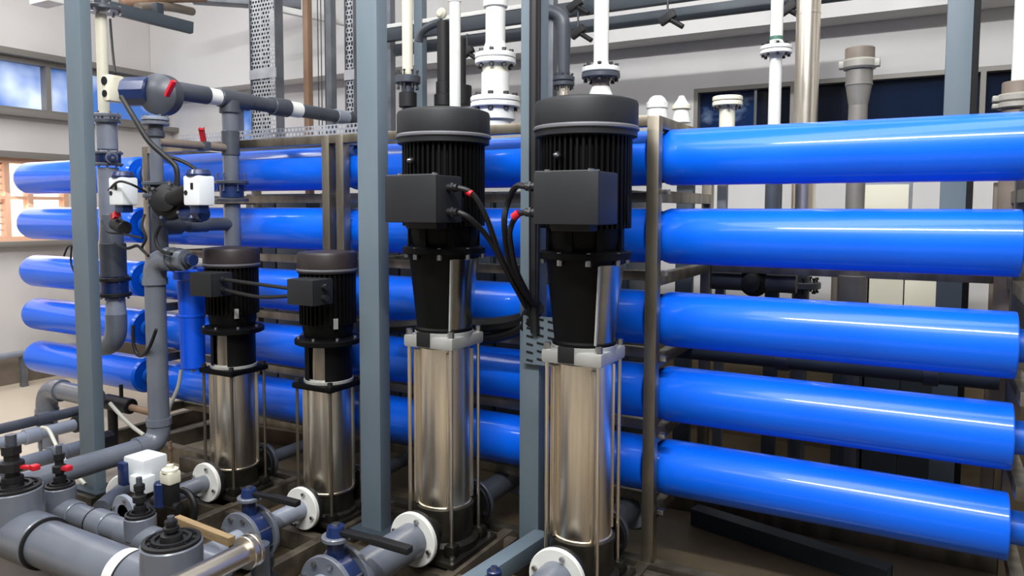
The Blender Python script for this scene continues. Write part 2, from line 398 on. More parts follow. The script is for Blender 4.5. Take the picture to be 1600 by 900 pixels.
# ------------------------------------------------------------------ perforated cable trays
def perf_mesh(b, o, ax, ay, W, H, hole, step, th_axis, th=.002):
    # perforated sheet: staggered round holes, one small ring-in-square cell each
    o, ax, ay = V(o), V(ax), V(ay); nx, ny = int(W/step), max(1, int(H/step))
    sq = [(.5, 0), (.5, .5), (0, .5), (-.5, .5), (-.5, 0), (-.5, -.5), (0, -.5), (.5, -.5)]
    for j in range(ny):
        for i in range(nx):
            cx = (i+.5+(.5 if j % 2 else 0))*step; cy = (j+.5)*step
            if cx+step/2 > W+1e-6: continue
            vo = [b.bm.verts.new(o+ax*(cx+a*step)+ay*(cy+q*step)) for a, q in sq]
            vi = [b.bm.verts.new(o+ax*(cx+.5*hole*math.cos(k*PI/4))+ay*(cy+.5*hole*math.sin(k*PI/4))) for k in range(8)]
            for k in range(8): b.bm.faces.new((vo[k], vo[(k+1) % 8], vi[(k+1) % 8], vi[k]))
def vtray(u0_, u1_, Y, z0, z1, label, step=.03):
    p0, p1 = atY(u0_, 100, Y), atY(u1_, 100, Y); W = p1.x-p0.x
    t = thing('cable_tray', label, 'cable tray', (p0.x, Y, z0))
    b = MB(); perf_mesh(b, (p0.x, Y, z0), (1, 0, 0), (0, 0, 1), W, z1-z0, step*.68, step, None)
    b.build('perforated_sheet', 'tray', t, smooth=False)
    b = MB(); b.box(p1.x+.004, Y+.03, (z0+z1)/2, .006, .08, z1-z0).build('side_flange', 'greysteel', t)
    MB().box(p0.x-.004, Y+.03, (z0+z1)/2, .006, .08, z1-z0).build('side_flange', 'greysteel', t)
    zz = hz(p0.x, Y, 118); MB().box((p0.x+p1.x)/2, Y-.008, zz, W+.02, .01, .07).build('joint_plate', 'tray', t)
    return t
vtray(393, 431, 4.0, ztop+.03, ZC-.2, 'perforated grey vertical cable tray full of cables')
vtray(541, 553, 4.0, ztop+.05, ZC-.2, 'narrow perforated tray beside the second column')
for k, (u, lb) in enumerate(((404, 'dark'), (411, 'dark'), (418, 'dark'))):
    p = atY(u, 100, 4.06); t = thing('tray_cable', 'black cable in the perforated tray, %s of three' % ('leftmost', 'middle', 'rightmost')[k], 'cable', (p.x, 4.06, ztop))
    MB().cyl((p.x, 4.06, ztop+.02), (p.x+.02*math.sin(k), 4.06, ZC-.2), .014).build('sheath', 'rubber', t)
# flat tray on top of rack
pa, pb = atY(372, 200, 3.55), atY(600, 200, 3.55)
t = thing('flat_cable_tray', 'perforated grey tray lying flat along the rack top', 'cable tray', (pa.x, 3.5, ztop+.02))
b = MB(); perf_mesh(b, (pa.x-.4, 3.4, ztop+.03), (1, 0, 0), (0, 1, 0), pb.x-pa.x+.4, .42, .032, .045, None); b.build('perforated_sheet', 'tray', t, smooth=False)
b = MB(); perf_mesh(b, (pa.x-.4, 3.4, ztop+.03), (1, 0, 0), (0, 0, 1), pb.x-pa.x+.4, .09, .02, .03, None); b.build('side_flange', 'tray', t, smooth=False)
b = MB(); b.box((pa.x+pb.x)/2-.2, 3.83, ztop+.06, pb.x-pa.x+.4, .004, .07).build('side_flange', 'greysteel', t)
# ladder of thin wires between the slim columns
for k, u in enumerate((497, 502, 508)):
    p = atY(u, 80, 4.3); t = thing('hanging_wire', 'thin wire hanging behind the rack, %s of three' % ('left', 'middle', 'right')[k], 'wire', (p.x, 4.3, ztop))
    MB().cyl((p.x, 4.3, ztop), (p.x, 4.3, ZC), .004, n=6).build('wire', 'boltd', t)

# ------------------------------------------------------------------ overhead beams (back, along X)
def xbeam(u0_, v0_, u1_, Y, h, d, label, m='greysteel'):
    p = atY(u0_, v0_, Y); q = atY(u1_, 50, Y)
    t = thing('overhead_beam', label, 'beam', (p.x, Y, p.z))
    MB().box((p.x+q.x)/2, Y, p.z, q.x-p.x, d, h, .003).build('beam', m, t); return t
xbeam(598, 57, 1330, 4.3, .085, .05, 'upper grey overhead beam crossing behind the white pipes', 'columnd')
xbeam(598, 82, 1330, 4.6, .075, .05, 'lower grey overhead beam crossing behind the white pipes', 'columnd')
for k, (v, Y, lb) in enumerate(((43, 4.29, 'white conduit on the upper overhead beam'), (70, 4.59, 'white conduit on the lower overhead beam'))):
    p = atY(598, v, Y); q = atY(850, 20, Y); t = thing('conduit', lb, 'conduit', tuple(p)); MB().box((p.x+q.x)/2, Y, p.z, q.x-p.x, .03, .028, .003).build('conduit', 'white', t)
# black clamp pieces hanging on the overhead beams
for k, (u, v, lb) in enumerate(((898, 8, 'above the tall white pipe'), (903, 50, 'beside the grey elbow pipe'), (730, 82, 'left of the big white pipe'), (1043, 28, 'in the middle of the middle beam'), (1230, 14, 'beside the white pipe with green band'))):
    p = atY(u, v, 4.2); t = thing('beam_clamp', 'black pipe clamp %s' % lb, 'clamp', tuple(p))
    b = MB(); b.box(p.x, p.y, p.z, .10, .04, .045, .006, Matrix.Rotation(-.5, 3, 'Y')).build('jaw', 'rubber', t)
    b = MB(); b.cyl(p, p+V((.09, 0, -.06)), .015, n=10).build('screw', 'rubber', t)
    b = MB(); b.cyl(p, p+V((0, 0, .12)), .006, n=8).build('rod', 'boltd', t)
# left top duct beam with brown bundles
p0 = atY(172, 12, 2.9); p1 = atY(300, 44, 3.4)
t = thing('bracket_beam', 'dark grey angle beam jutting out at top left', 'beam', tuple(p0))
MB().bar(p0, p1, .05, .075, .003).build('beam', 'columnd', t)
q = atY(247, 20, 3.2); MB().box(q.x, q.y, q.z+.02, .05, .05, .08, .003).build('stub', 'columnd', t)
for k, (a_, b_, mm, r, lb) in enumerate((((190, 8), (320, -4), 'brown', .035, 'rust-brown insulated pipe above the angle beam'), ((215, 12), (300, 18), 'taupe', .03, 'beige pipe above the angle beam'))):
    s0, s1 = atY(*a_, 3.1), atY(*b_, 3.7)
    t = thing('overhead_pipe', lb, 'pipe', tuple(s0)); MB().sweep(spline([s0, (s0+s1)/2+V((0, 0, .02)), s1]), r, 14).build('pipe', mm, t)
s0, s1 = atY(300, 4, 4.3), atY(470, 10, 4.9)
t = thing('overhead_duct', 'grey duct crossing at the very top left of centre', 'duct', tuple(s0))
MB().bar(s0+V((0, 0, .05)), s1+V((0, 0, .02)), .15, .10, .004).build('duct', 'greysteel', t)
s0, s1 = atY(436, 14, 4.4), atY(560, 40, 4.9)
t = thing('white_batten', 'white light batten behind the slim columns', 'batten', tuple(s0)); MB().bar(s0, s1, .05, .05, .004).build('batten', 'white', t)
p = atY(80, 4, 3.4)
t = thing('junction_box', 'small white box at the very top left', 'box', (p.x, p.y, p.z)); MB().box(p.x-.05, p.y, p.z+.05, .26, .14, .12, .008).build('housing', 'white', t)

# ------------------------------------------------------------------ upright pipes behind the rack
def upipe(name, label, u, segs, Y, cat='pipe'):
    # segs: list of (kind, v0, v1, width_px, material)
    p = atY(u, 100, Y); s = mpp(atY(u, 100, Y)); X = p.x
    zl = hz(X, Y, segs[-1][2])
    t = thing(name, label, cat, (X, Y, zl))
    for kind, v0, v1, w, m in segs:
        z1, z0 = (hz(X, Y, v0) if v0 > -60 else ZC), hz(X, Y, v1); w1 = w if not isinstance(w, tuple) else w[0]; w2 = w if not isinstance(w, tuple) else w[1]
        r1, r2 = w1/2*s, w2/2*s
        if kind == 'p': MB().cyl((X, Y, z0), (X, Y, z1), r2, r1, n=36).build('pipe', m, t)
        elif kind == 'c': collar(t, (X, Y, (z0+z1)/2), (0, 0, 1), r1, z1-z0, m)
        elif kind == 'r': MB().cyl((X, Y, z0), (X, Y, z1), r2, r1, n=36).build('reducer', m, t)
        elif kind == 'f': flange(t, (X, Y, (z0+z1)/2), (0, 0, 1), r1, z1-z0, m, 8, 'boltd', (z1-z0)*2.4)
        elif kind == 'g': flange(t, (X, Y, (z0+z1)/2), (0, 0, 1), r1, z1-z0, m, 0)
        elif kind == 'k':
            b = MB(); b.lathe((X, Y, z0), (0, 0, 1), [(r1*.9, 0), (r1, (z1-z0)*.2), (r1, (z1-z0)*.8), (r1*.9, z1-z0)], 32)
            b.box(X-r1*1.02, Y-.01, (z0+z1)/2, r1*.3, .05, (z1-z0)*.7, .003).box(X+r1*1.02, Y-.01, (z0+z1)/2, r1*.3, .05, (z1-z0)*.7, .003)
            b.build('clamp', m, t)
    return t, X, s
vb = 330
upipe('white_pipe', 'thin white pipe with grey flange above the left tall pump', 637, [('p', -60, 120, 17, 'cream'), ('f', 119, 131, 40, 'pvcd'), ('p', 131, 147, 20, 'pvcd'), ('c', 145, 168, 28, 'rubber'), ('p', 168, vb, 18, 'pvcd')], 3.55)
upipe('white_pipe', 'plain white pipe with a top coupling above the left tall pump', 711, [('c', -14, 4, 20, 'white'), ('p', -60, vb, 17.5, 'white')], 3.5)
upipe('white_pipe', 'thick white pipe with two flange pairs left of the cable column', 774, [('p', -60, 4, 30, 'white'), ('c', -10, 12, 38, 'white'), ('p', 4, 66, 31, 'white'), ('r', 66, 88, (31, 46), 'white'), ('f', 84, 92, 64, 'white'), ('f', 93, 101, 64, 'white'), ('p', 100, 116, 40, 'cream'), ('p', 114, 152, 44, 'white'), ('f', 152, 160, 78, 'white'), ('f', 161, 169, 78, 'white'), ('c', 169, 188, 62, 'white'), ('c', 188, 204, 50, 'white')], 3.5)
upipe('white_pipe', 'tall white pipe with bolted flange above the right tall pump', 939, [('p', -60, 98, (26, 23), 'white'), ('r', 98, 108, (23, 32), 'white'), ('f', 106, 114, 60, 'white'), ('f', 115, 123, 60, 'pvcd'), ('p', 122, 137, 27, 'taupe'), ('r', 136, 152, (28, 40), 'white'), ('p', 152, 300, 40, 'white')], 3.4)
upipe('white_pipe', 'white pipe with green band and flange before the back window', 1212, [('p', -60, 58, 19, 'white'), ('c', 57, 63, 20, 'green'), ('r', 63, 72, (19, 26), 'white'), ('f', 72, 78, 48, 'white'), ('f', 79, 85, 48, 'white'), ('p', 85, 240, 19, 'white'), ('p', 240, 420, 22, 'pvcd')], 3.75)
upipe('stainless_pipe', 'large brushed stainless upright pipe behind the tubes', 1261, [('p', -60, 420, 36, 'steel'), ('c', 20, 24, 37, 'steel'), ('f', 440, 450, 60, 'pvcd'), ('p', 420, 760, 26, 'pvcd')], 4.1)
upipe('grey_pipe', 'grey capped pipe with clamp ring before the dark window', 1343, [('c', 75, 96, 43, 'taupe'), ('k', 93, 109, 50, 'tclamp'), ('p', 108, 134, 39, 'tgrey'), ('c', 131, 134, 40, 'tgrey'), ('r', 134, 165, (38, 28), 'tgrey'), ('p', 165, 460, 28, 'tgrey'), ('c', 430, 480, 44, 'tgrey'), ('p', 480, 760, 28, 'pvcd')], 3.85)
upipe('white_pipe', 'white pipe with taupe coupling at the right photo edge', 1594, [('p', -60, 130, 22, 'white'), ('c', 128, 150, 46, 'taupe'), ('k', 147, 160, 60, 'tclamp'), ('k', 160, 170, 60, 'tclamp'), ('p', 170, 700, 44, 'taupe')], 3.75)
upipe('white_stub', 'white flanged pipe stub standing on the rack right of the post', 1138, [('g', 151, 158, 46, 'cream'), ('f', 159, 166, 46, 'cream'), ('p', 166, 205, 24, 'cream')], 3.7)
upipe('white_stub', 'white bell-shaped plastic fitting, left one on the rack corner', 1028, [('r', 150, 154, (14, 24), 'white'), ('r', 154, 160, (24, 30), 'white'), ('c', 160, 170, 34, 'white'), ('r', 170, 185, (30, 34), 'white')], 3.85)
upipe('white_stub', 'white bell-shaped plastic fitting, right one on the rack corner', 1066, [('r', 150, 156, (8, 14), 'white'), ('r', 156, 165, (14, 26), 'white'), ('c', 165, 171, 30, 'cream'), ('r', 171, 192, (22, 30), 'white')], 3.9)
upipe('grey_pipe', 'grey upright pipe with flange left of the tall white pipe', 881, [('p', 40, 120, (22, 18), 'pvcd'), ('f', 120, 127, 34, 'pvcd'), ('f', 128, 135, 34, 'pvcd'), ('p', 134, vb, 16, 'steel')], 3.7)
p = atY(881, 30, 3.7); q = atY(851, 28, 3.7); t = thing('pipe_elbow', 'dark grey elbow on top of the grey upright pipe', 'elbow', tuple(p))
MB().sweep([p+V((0, 0, -.06))]+arc(p+V((0, 0, -.03)), p+V((0, 0, .04)), q+V((0.0, 0, .04)), 8)+[q+V((-.08, 0, .04))], .034, 20).build('elbow', 'pvcd', t)
upipe('black_pipe', 'black upright pipe with valve left of the plain white pipe', 693, [('p', 34, 130, 20, 'rubber'), ('c', 128, 150, 24, 'rubber'), ('c', 148, 166, 30, 'rubber')], 3.7)
upipe('black_pipe', 'short black pipe right of the plain white pipe', 722, [('p', 60, 140, 12, 'rubber'), ('c', 134, 165, 30, 'rubber')], 3.8)
p = atY(655, 55, 3.75); q = atY(690, 40, 3.75); t = thing('pipe_elbow', 'dark grey elbow joining the black upright pipe', 'elbow', tuple(p))
MB().sweep(arc(p+V((0, 0, -.04)), p+V((0.0, 0, .05)), q+V((0, 0, .02)), 8), .025, 16).build('elbow', 'pvcd', t)
p = atY(692, 22, 3.9); t = thing('round_lamp', 'small round white fitting near the top behind the black pipe', 'fitting', tuple(p))
MB().lathe(p, (0, -1, 0), [(.03, 0), (.035, .02), (.02, .04), (.005, .045)], 24).build('housing', 'cream', t)
# marking on the banded pipe
tx = bpy.data.curves.new('pipe_marking', 'FONT'); tx.body = 'Pb'; tx.size = .035; tx.extrude = .0005; tx.align_x = 'CENTER'; tx.align_y = 'CENTER'
p = atY(1214, 67, 3.70); to = bpy.data.objects.new('pipe_marking_tmp', tx); COL.objects.link(to); bpy.context.view_layer.update()
me = bpy.data.meshes.new_from_object(to.evaluated_get(bpy.context.evaluated_depsgraph_get())); bpy.data.objects.remove(to)
me.transform(Matrix.Rotation(PI/2, 4, 'X')); me.transform(Matrix.Translation((p.x+.004, 3.702, p.z))); me.materials.append(M['sign'])
host = [o for o in COL.objects if o.get('label', '').startswith('white pipe with green band')][0]
me.transform(Matrix.Translation(-host.location)); o = bpy.data.objects.new('pipe_marking', me); COL.objects.link(o); o.parent = host

# things seen in the gaps behind the tubes, and added dark boxes
for k, (u, w, m, Y, va, vb2, lb) in enumerate(((1127, 14, 'greysteel', 4.3, 280, 790, 'slim grey support behind the tubes near the post'), (1208, 20, 'columnd', 4.0, 280, 760, 'dark support post behind the tubes'), (1070, 26, 'columnd', 4.2, 285, 800, 'dark upright behind the rack brackets'), (1575, 46, 'taupe', 4.2, 285, 700, 'stout taupe upright behind the right tube ends'))):
    p = atY(u, 400, Y); z1 = hz(p.x, Y, va); t = thing('support_post', lb, 'post', (p.x, Y, 0))
    MB().box(p.x, Y, z1/2, w*mpp(p), .05, z1, .003).build('shaft', m, t)
zc_ = gaps[0]+.06
for k, (ua, ub, lb) in enumerate(((385, 482, 'added dark box darkening the tube gaps left of the twin posts'), (500, 770, 'added dark box darkening the tube gaps behind the left tall pump'), (775, 985, 'added dark box darkening the tube gaps behind the right tall pump'))):
    xa1, xb1 = atY(ua, 320, 4.15).x, atY(ub, 320, 4.15).x
    t = thing('gap_dark_box', lb, 'cabinet', ((xa1+xb1)/2, 4.3, 0))  # added dark boxes that make the gaps between the tubes look dark
    MB().box((xa1+xb1)/2, 4.3, zc_/2, xb1-xa1, .3, zc_, .006).build('housing', 'columnd', t)  # body of the added dark box
    for q in (0, 1):
        w_ = (xb1-xa1)/2; d_ = MB().box(xa1+w_*(q+.5), 4.143, zc_/2, w_-.02, .014, zc_-.06, .004).build('door', 'columnd', t)  # front of the added dark box, no real door
        MB().box(xa1+w_*(q+(.85 if q == 0 else .15)), 4.125, 1.0, .02, .02, .12, .004).build('handle', 'boltd', d_)  # detail of the added dark box, no real handle
# curved dark pump casings behind, low cross pipe in the fourth gap
p0, p1 = atY(1090, 543, 3.6), atY(1560, 600, 3.6)
t = thing('header_pipe', 'dark glossy horizontal header pipe in the gap above the fourth tube', 'pipe', tuple(p0))
MB().cyl((p0.x-.1, 3.6, p0.z+.0), (p1.x, 3.6, p0.z), .06).build('pipe', 'columnd', t)
for x in (p0.x+.4, p0.x+1.0): collar(t, (x, 3.6, p0.z), (1, 0, 0), .07, .06, 'pvcd')
p = atY(1180, 440, 3.9); t = thing('black_valve_head', 'round black valve head in the gap between second and third tube', 'valve', tuple(p))
MB().lathe(p, (0, -1, 0), [(.07, 0), (.075, .03), (.05, .06), (.045, .12), (.01, .13)], 28).build('head', 'rubber', t)
MB().cyl(p+V((-.25, 0, 0)), p+V((.2, 0, 0)), .05).build('body', 'pvcd', t)
p0, p1 = atY(1060, 436, 3.7), atY(1220, 436, 3.7)
t = thing('dark_manifold', 'dark manifold block behind the second tube gap', 'manifold', tuple(p0)); MB().box((p0.x+p1.x)/2, 4.2, p0.z, p1.x-p0.x, .1, .09, .01).build('block', 'columnd', t)
for k, (u, v, w, h) in enumerate(((1330, 445, 60, 26), (1385, 310, 70, 30), (1440, 445, 60, 22))):
    p = atY(u, v, 4.6); s = mpp(p)
    t = thing('equipment_cabinet', ('taupe cabinet seen in the second tube gap behind the grey pipe', 'tall beige cabinet seen in the first tube gap', 'pale cabinet beside the right column behind the tubes')[k], 'cabinet', (p.x, 4.6, p.z-h*s))
    t.location.z = 0; t['_org'] = (p.x, 4.6, 0.0); hh = p.z+h*s; MB().box(p.x, 4.7, .49, w*s*.8, .12, .98, .006).build('stand', 'columnd', t); MB().box(p.x, 4.7, (hh+.98)/2, w*s, .15, hh-.98, .006).build('housing', 'pvcl' if k else 'taupe', t)
    MB().box(p.x, 4.615, (hh+.98)/2, w*s*.88, .02, hh-.98-.06, .004).build('door', 'cream' if k else 'taupe', t)
# cardboard-coloured low pallets behind lower tubes
# channel on floor at lower right
p0, p1 = atZ(1085, 800, .06), atZ(1390, 897, .06)
t = thing('floor_channel', 'dark steel channel lying on the floor at lower right', 'channel', (p0.x, p0.y, 0))
b = MB(); b.bar((p0.x, p0.y, .04), (p1.x, p1.y, .04), .06, .08, .003); b.bar((p0.x, p0.y, .085), (p1.x, p1.y, .085), .085, .01); b.build('channel', 'columnd', t)
p0, p1 = atZ(1030, 877, .05), atZ(1130, 905, .05)

# ------------------------------------------------------------------ pumps
def gear(b, r0, r1, z0, z1, n=44):
    prof = []
    for k in range(n):
        a = 2*PI*k/n; da = 2*PI/n
        for f, r in ((0, r0), (.5, r0), (.55, r1), (.95, r1)): prof.append((a+f*da, r))
    lo = [b.bm.verts.new((r*math.cos(a), r*math.sin(a), z0)) for a, r in prof]; hi = [b.bm.verts.new((r*math.cos(a), r*math.sin(a), z1)) for a, r in prof]
    m = len(prof)
    for i in range(m): b.bm.faces.new((lo[i], lo[(i+1) % m], hi[(i+1) % m], hi[i]))
    b.bm.faces.new(list(reversed(lo))); b.bm.faces.new(hi)
def nuts(par, pts, z, r=.012, h=.02, m='bolt', name='nut'):
    for x, y in pts: MB().cyl((x, y, z), (x, y, z+h), r, n=6).build(name, m, par)
def make_big_pump(box_side):
    t = thing('vertical_pump', None, None)
    hs = .108; cor = [(a*hs, b*hs) for a in (-1, 1) for b in (-1, 1)]
    f = MB().box(0, 0, .012, .33, .36, .024, .004).build('foot_plate', 'castdark', t); nuts(f, [(a*.14, b*.15) for a in (-1, 1) for b in (-1, 1)], .024)
    b = MB(); b.lathe((0, 0, .024), (0, 0, 1), [(.15, 0), (.15, .03), (.128, .045), (.125, .15), (.13, .17), (.13, .185)], 48)
    for a, q in cor: b.box(a*1.05, q*1.05, .05, .05, .05, .05, .008)
    b.cyl((0, -.21, .12), (0, .21, .12), .062)
    b.build('pump_base', 'castdark', t)
    flange(t, (0, -.205, .12), (0, 1, 0), .112, .022, 'rubber', 4, 'bolt', .04, name='port_flange')
    flange(t, (0, .205, .12), (0, 1, 0), .112, .022, 'rubber', 4, 'bolt', .04, name='port_flange')
    b = MB(); b.lathe((0, 0, .205), (0, 0, 1), [(.120, 0), (.120, .012), (.114, .014), (.114, .70)], 64); b.build('sleeve', 'steel', t)
    for a, q in cor:
        n_ = V((a, q, 0)).normalized(); x, y = n_.x*.114, n_.y*.114
        rr = Matrix.Rotation(math.atan2(q, a), 3, 'Z')
        MB().box(x, y, .555, .030, .030, .67, .005, rr).build('sleeve_strip', 'steel', t)
    for a, q in cor: MB().cyl((a, q, .04), (a, q, .93), .0085, n=14).build('stay_rod', 'steel', t)
    b = MB(); b.box(0, 0, .935, .255, .255, .055, .014); b.lathe((0, 0, .94), (0, 0, 1), [(.128, 0), (.128, .035), (.12, .04)], 48)
    hp = b.build('pump_head', 'castgrey', t); nuts(hp, cor, .96, .014, .026)
    MB().box(-.018, -.131, .948, .066, .008, .062, .002).build('name_plate', 'rubber', hp)
    # motor stool with guard
    H0, H1 = .975, 1.31
    MB().lathe((0, 0, H0), (0, 0, 1), [(.126, 0), (.126, .012), (.118, .02), (.15, H1-H0-.02), (.16, H1-H0)], 56).build('motor_stool', 'black', t)
    a0 = math.radians(-44 if box_side > 0 else -46)
    b = MB(); n = 14; L = H1-H0
    b.lathe((0, 0, H0+.012), (0, 0, 1), [(.121, 0), (.129, L*.25), (.136, L*.5), (.146, L*.75), (.154, L-.03)], n, a0, a0+math.radians(86), xdir=(1, 0, 0))
    b.build('coupling_guard', 'guard', t)
    ca, sa = math.cos(a0), math.sin(a0)
    b = MB(); b.bar((ca*.124, sa*.124, H0+.012), (ca*.157, sa*.157, H1-.02), .008, .012); b.build('guard_edge', 'castgrey', t)
    fl = MB().lathe((0, 0, H1), (0, 0, 1), [(.175, 0), (.18, .004), (.18, .026), (.172, .03), (.15, .034)], 56).build('motor_flange', 'black', t)
    nuts(fl, [(.168*math.cos(q), .168*math.sin(q)) for q in [math.radians(w) for w in (-100, -62, -20, 35, 90, 150, 200)]], H1-.02, .011, .05)
    b = MB(); b.lathe((0, 0, H1+.03), (0, 0, 1), [(.138, 0), (.148, .05), (.15, .10)], 48); gear(b, .152, .178, H1+.12, 1.80, 48)
    for q in range(8):
        w = 2*PI*q/8; b.box(.15*math.cos(w), .15*math.sin(w), H1+.075, .012, .03, .10, 0, Matrix.Rotation(w, 3, 'Z'))
    b.build('motor_body', 'black', t)
    b = MB(); b.lathe((0, 0, 1.775), (0, 0, 1), [(.186, 0), (.197, .004), (.198, .03), (.200, .036), (.200, .125), (.196, .137), (.17, .146), (.001, .15)], 64); cw = b.build('fan_cowl', 'blackp', t)
    MB().lathe((0, 0, 1.800), (0, 0, 1), [(.2, 0), (.2045, .004), (.2045, .012), (.2, .018)], 64, cap=False).build('cowl_rim', 'cowlline', cw)
    # terminal box
    bx = MB(); bx.box(.068, -.235, 1.54, .25, .17, .185, .008); bx.box(.03, -.17, 1.50, .16, .08, .16, .01)
    tb = bx.build('terminal_box', 'blackp', t)
    MB().box(.068, -.325, 1.54, .247, .012, .182, .003).build('lid', 'blackp', tb)
    nuts(tb, [(-.04, -.25), (.13, -.25)], 1.633, .011, .012)
    MB().box(.068, -.318, 1.635, .245, .006, .004).build('lid_edge', 'cowlline', tb)
    for z in (1.585, 1.49):
        x0 = .138*box_side
        g = MB(); g.cyl((.055+x0*.9, -.25, z), (.055+x0+.045*box_side, -.25, z), .016, n=12); g.cyl((.055+x0+.02*box_side, -.25, z), (.055+x0+.03*box_side, -.25, z), .021, n=6); g.build('cable_gland', 'boltd', tb)
    e = MB(); e.lathe((-.03, -.182, 1.70), (0, -1, 0), [(.012, 0), (.014, .01), (.008, .03), (.003, .035)], 14); e.build('eye_bolt', 'bolt', t)
    for q in (-30, -5): MB().box(.181*math.cos(math.radians(q)), .181*math.sin(math.radians(q)), 1.5, .006, .012, .10, .002, Matrix.Rotation(math.radians(q), 3, 'Z')).build('motor_plate', 'castgrey' if q == -30 and box_side < 0 else 'black', t)
    return t
YPU = 2.67; ZS = .1
def place(t, x, y, z, label, cat, group=None):
    t.location = (x, y, z); tag(t, label, cat, group)
X1 = atY(694, 500, YPU).x; X2 = atY(913, 500, YPU).x
bp1 = make_big_pump(1); place(bp1, X1, YPU, ZS, 'tall black-motored stainless pump, left of the two big ones', 'pump', 'vertical multistage pumps')
bp2 = make_big_pump(-1); place(bp2, X2, YPU, ZS, 'tall black-motored stainless pump beside the stainless frame post', 'pump', 'vertical multistage pumps')

def make_small_pump():
    t = thing('vertical_pump', None, None)
    hs = .098; cor = [(a*hs, b*hs) for a in (-1, 1) for b in (-1, 1)]
    f = MB().box(0, 0, .01, .27, .27, .02, .004).build('foot_plate', 'castdark', t)
    b = MB(); b.lathe((0, 0, .02), (0, 0, 1), [(.125, 0), (.125, .02), (.112, .03), (.112, .11), (.117, .12)], 48); b.cyl((0, -.165, .10), (0, .165, .10), .045)
    for a, q in cor: b.box(a, q, .04, .045, .045, .04, .006)
    b.build('pump_base', 'castdark', t)
    for s in (-1, 1): flange(t, (0, s*.165, .10), (0, 1, 0), .10, .02, 'rubber', 4, 'bolt', .035, name='port_flange')
    MB().lathe((0, 0, .135), (0, 0, 1), [(.112, 0), (.112, .01), (.106, .012), (.106, .51)], 56).build('sleeve', 'steel', t)
    for a, q in cor:
        n_ = V((a, q, 0)).normalized(); x, y = n_.x*.106, n_.y*.106
        MB().box(x, y, .39, .028, .026, .49, .005, Matrix.Rotation(math.atan2(q, a), 3, 'Z')).build('sleeve_strip', 'steel', t)
        MB().cyl((a*1.08, q*1.08, .03), (a*1.08, q*1.08, .67), .0075, n=12).build('stay_rod', 'steelfr', t)
    hp = MB().box(0, 0, .657, .25, .25, .03, .012).build('pump_head', 'black', t); nuts(hp, [(a*1.06, q*1.06) for a, q in cor], .672, .013, .018, 'boltd')
    # stool: two black cheeks with a see-through window in front of the coupling
    b = MB(); a0, a1 = math.radians(-58), math.radians(265-18)
    b.lathe((0, 0, .67), (0, 0, 1), [(.118, 0), (.112, .02), (.112, .165), (.12, .185)], 40, math.radians(-56), math.radians(-56+316), xdir=(1, 0, 0)); b.build('motor_stool', 'black', t)
    MB().lathe((0, 0, .672), (0, 0, 1), [(.10, 0), (.10, .1), (.098, .19)], 40).build('coupling_guard', 'guard', t)
    MB().lathe((0, 0, .672), (0, 0, 1), [(.118, 0), (.118, .012), (.10, .02)], 40).build('seal_plate', 'castgrey', t)
    fl = MB().lathe((0, 0, .855), (0, 0, 1), [(.15, 0), (.158, .004), (.158, .024), (.15, .03), (.12, .034)], 48).build('motor_flange', 'black', t)
    nuts(fl, [(.142*math.cos(math.radians(w)), .142*math.sin(math.radians(w))) for w in (-120, -75, -30, 15, 100, 190)], .885, .009, .012)
    b = MB(); b.lathe((0, 0, .885), (0, 0, 1), [(.11, 0), (.12, .04), (.12, .08)], 40); gear(b, .118, .134, .955, 1.215, 36); b.build('motor_body', 'black', t)
    cw = MB().lathe((0, 0, 1.195), (0, 0, 1), [(.132, 0), (.141, .004), (.142, .02), (.142, .088), (.136, .1), (.1, .105), (.001, .106)], 56).build('fan_cowl', 'brownblk', t)
    MB().lathe((0, 0, 1.205), (0, 0, 1), [(.142, 0), (.1455, .003), (.1455, .01), (.142, .013)], 56, cap=False).build('cowl_rim', 'cowlline', cw)
    bx = MB(); bx.box(.062, -.175, 1.125, .16, .12, .118, .006); tb = bx.build('terminal_box', 'blackp', t)
    MB().box(.062, -.239, 1.125, .157, .01, .115, .003).build('lid', 'blackp', tb)
    for z in (1.15, 1.10): MB().cyl((.13, -.18, z), (.165, -.18, z), .014, n=10).build('cable_gland', 'boltd', tb)
    MB().box(.118, -.075, .965, .006, .022, .05, .001, Matrix.Rotation(-.56, 3, 'Z')).build('motor_plate', 'castgrey', t)
    return t
XS1 = atY(366, 600, YPU).x; XS2 = atY(514, 600, YPU).x
sp1 = make_small_pump(); place(sp1, XS1, YPU, ZS, 'short stainless pump with black motor beside the blue filter', 'pump', 'vertical multistage pumps')
sp2 = copy_tree(sp1); place(sp2, XS2, YPU, ZS, 'short stainless pump with black motor next to the second column', 'pump', 'vertical multistage pumps')

# ------------------------------------------------------------------ pump skid
sk = thing('pump_skid', 'dark steel beam skid under the row of pumps', 'skid', (-2.4, 2.6, 0))
for x in (XS1-.42, XS1-.14, XS1+.14, XS2-.14, XS2+.14, X1-.16, X1+.16, X2-.16, X2+.16):
    MB().box(x, 2.42, .05, .05, 1.1, .1, .004).build('beam', 'skid', sk)
for y in (1.86, 2.48, 2.9):
    MB().box((XS1+X2)/2-.1, y, .046, X2-XS1+1.3, .05, .088, .004).build('cross_beam', 'skid', sk)
MB().box(c1[1], 2.3, .05, .25, .18, .098, .004).build('pad', 'castdark', sk)
MB().box(c3[1], 2.86, .05, .2, .2, .098, .004).build('pad', 'castdark', sk)

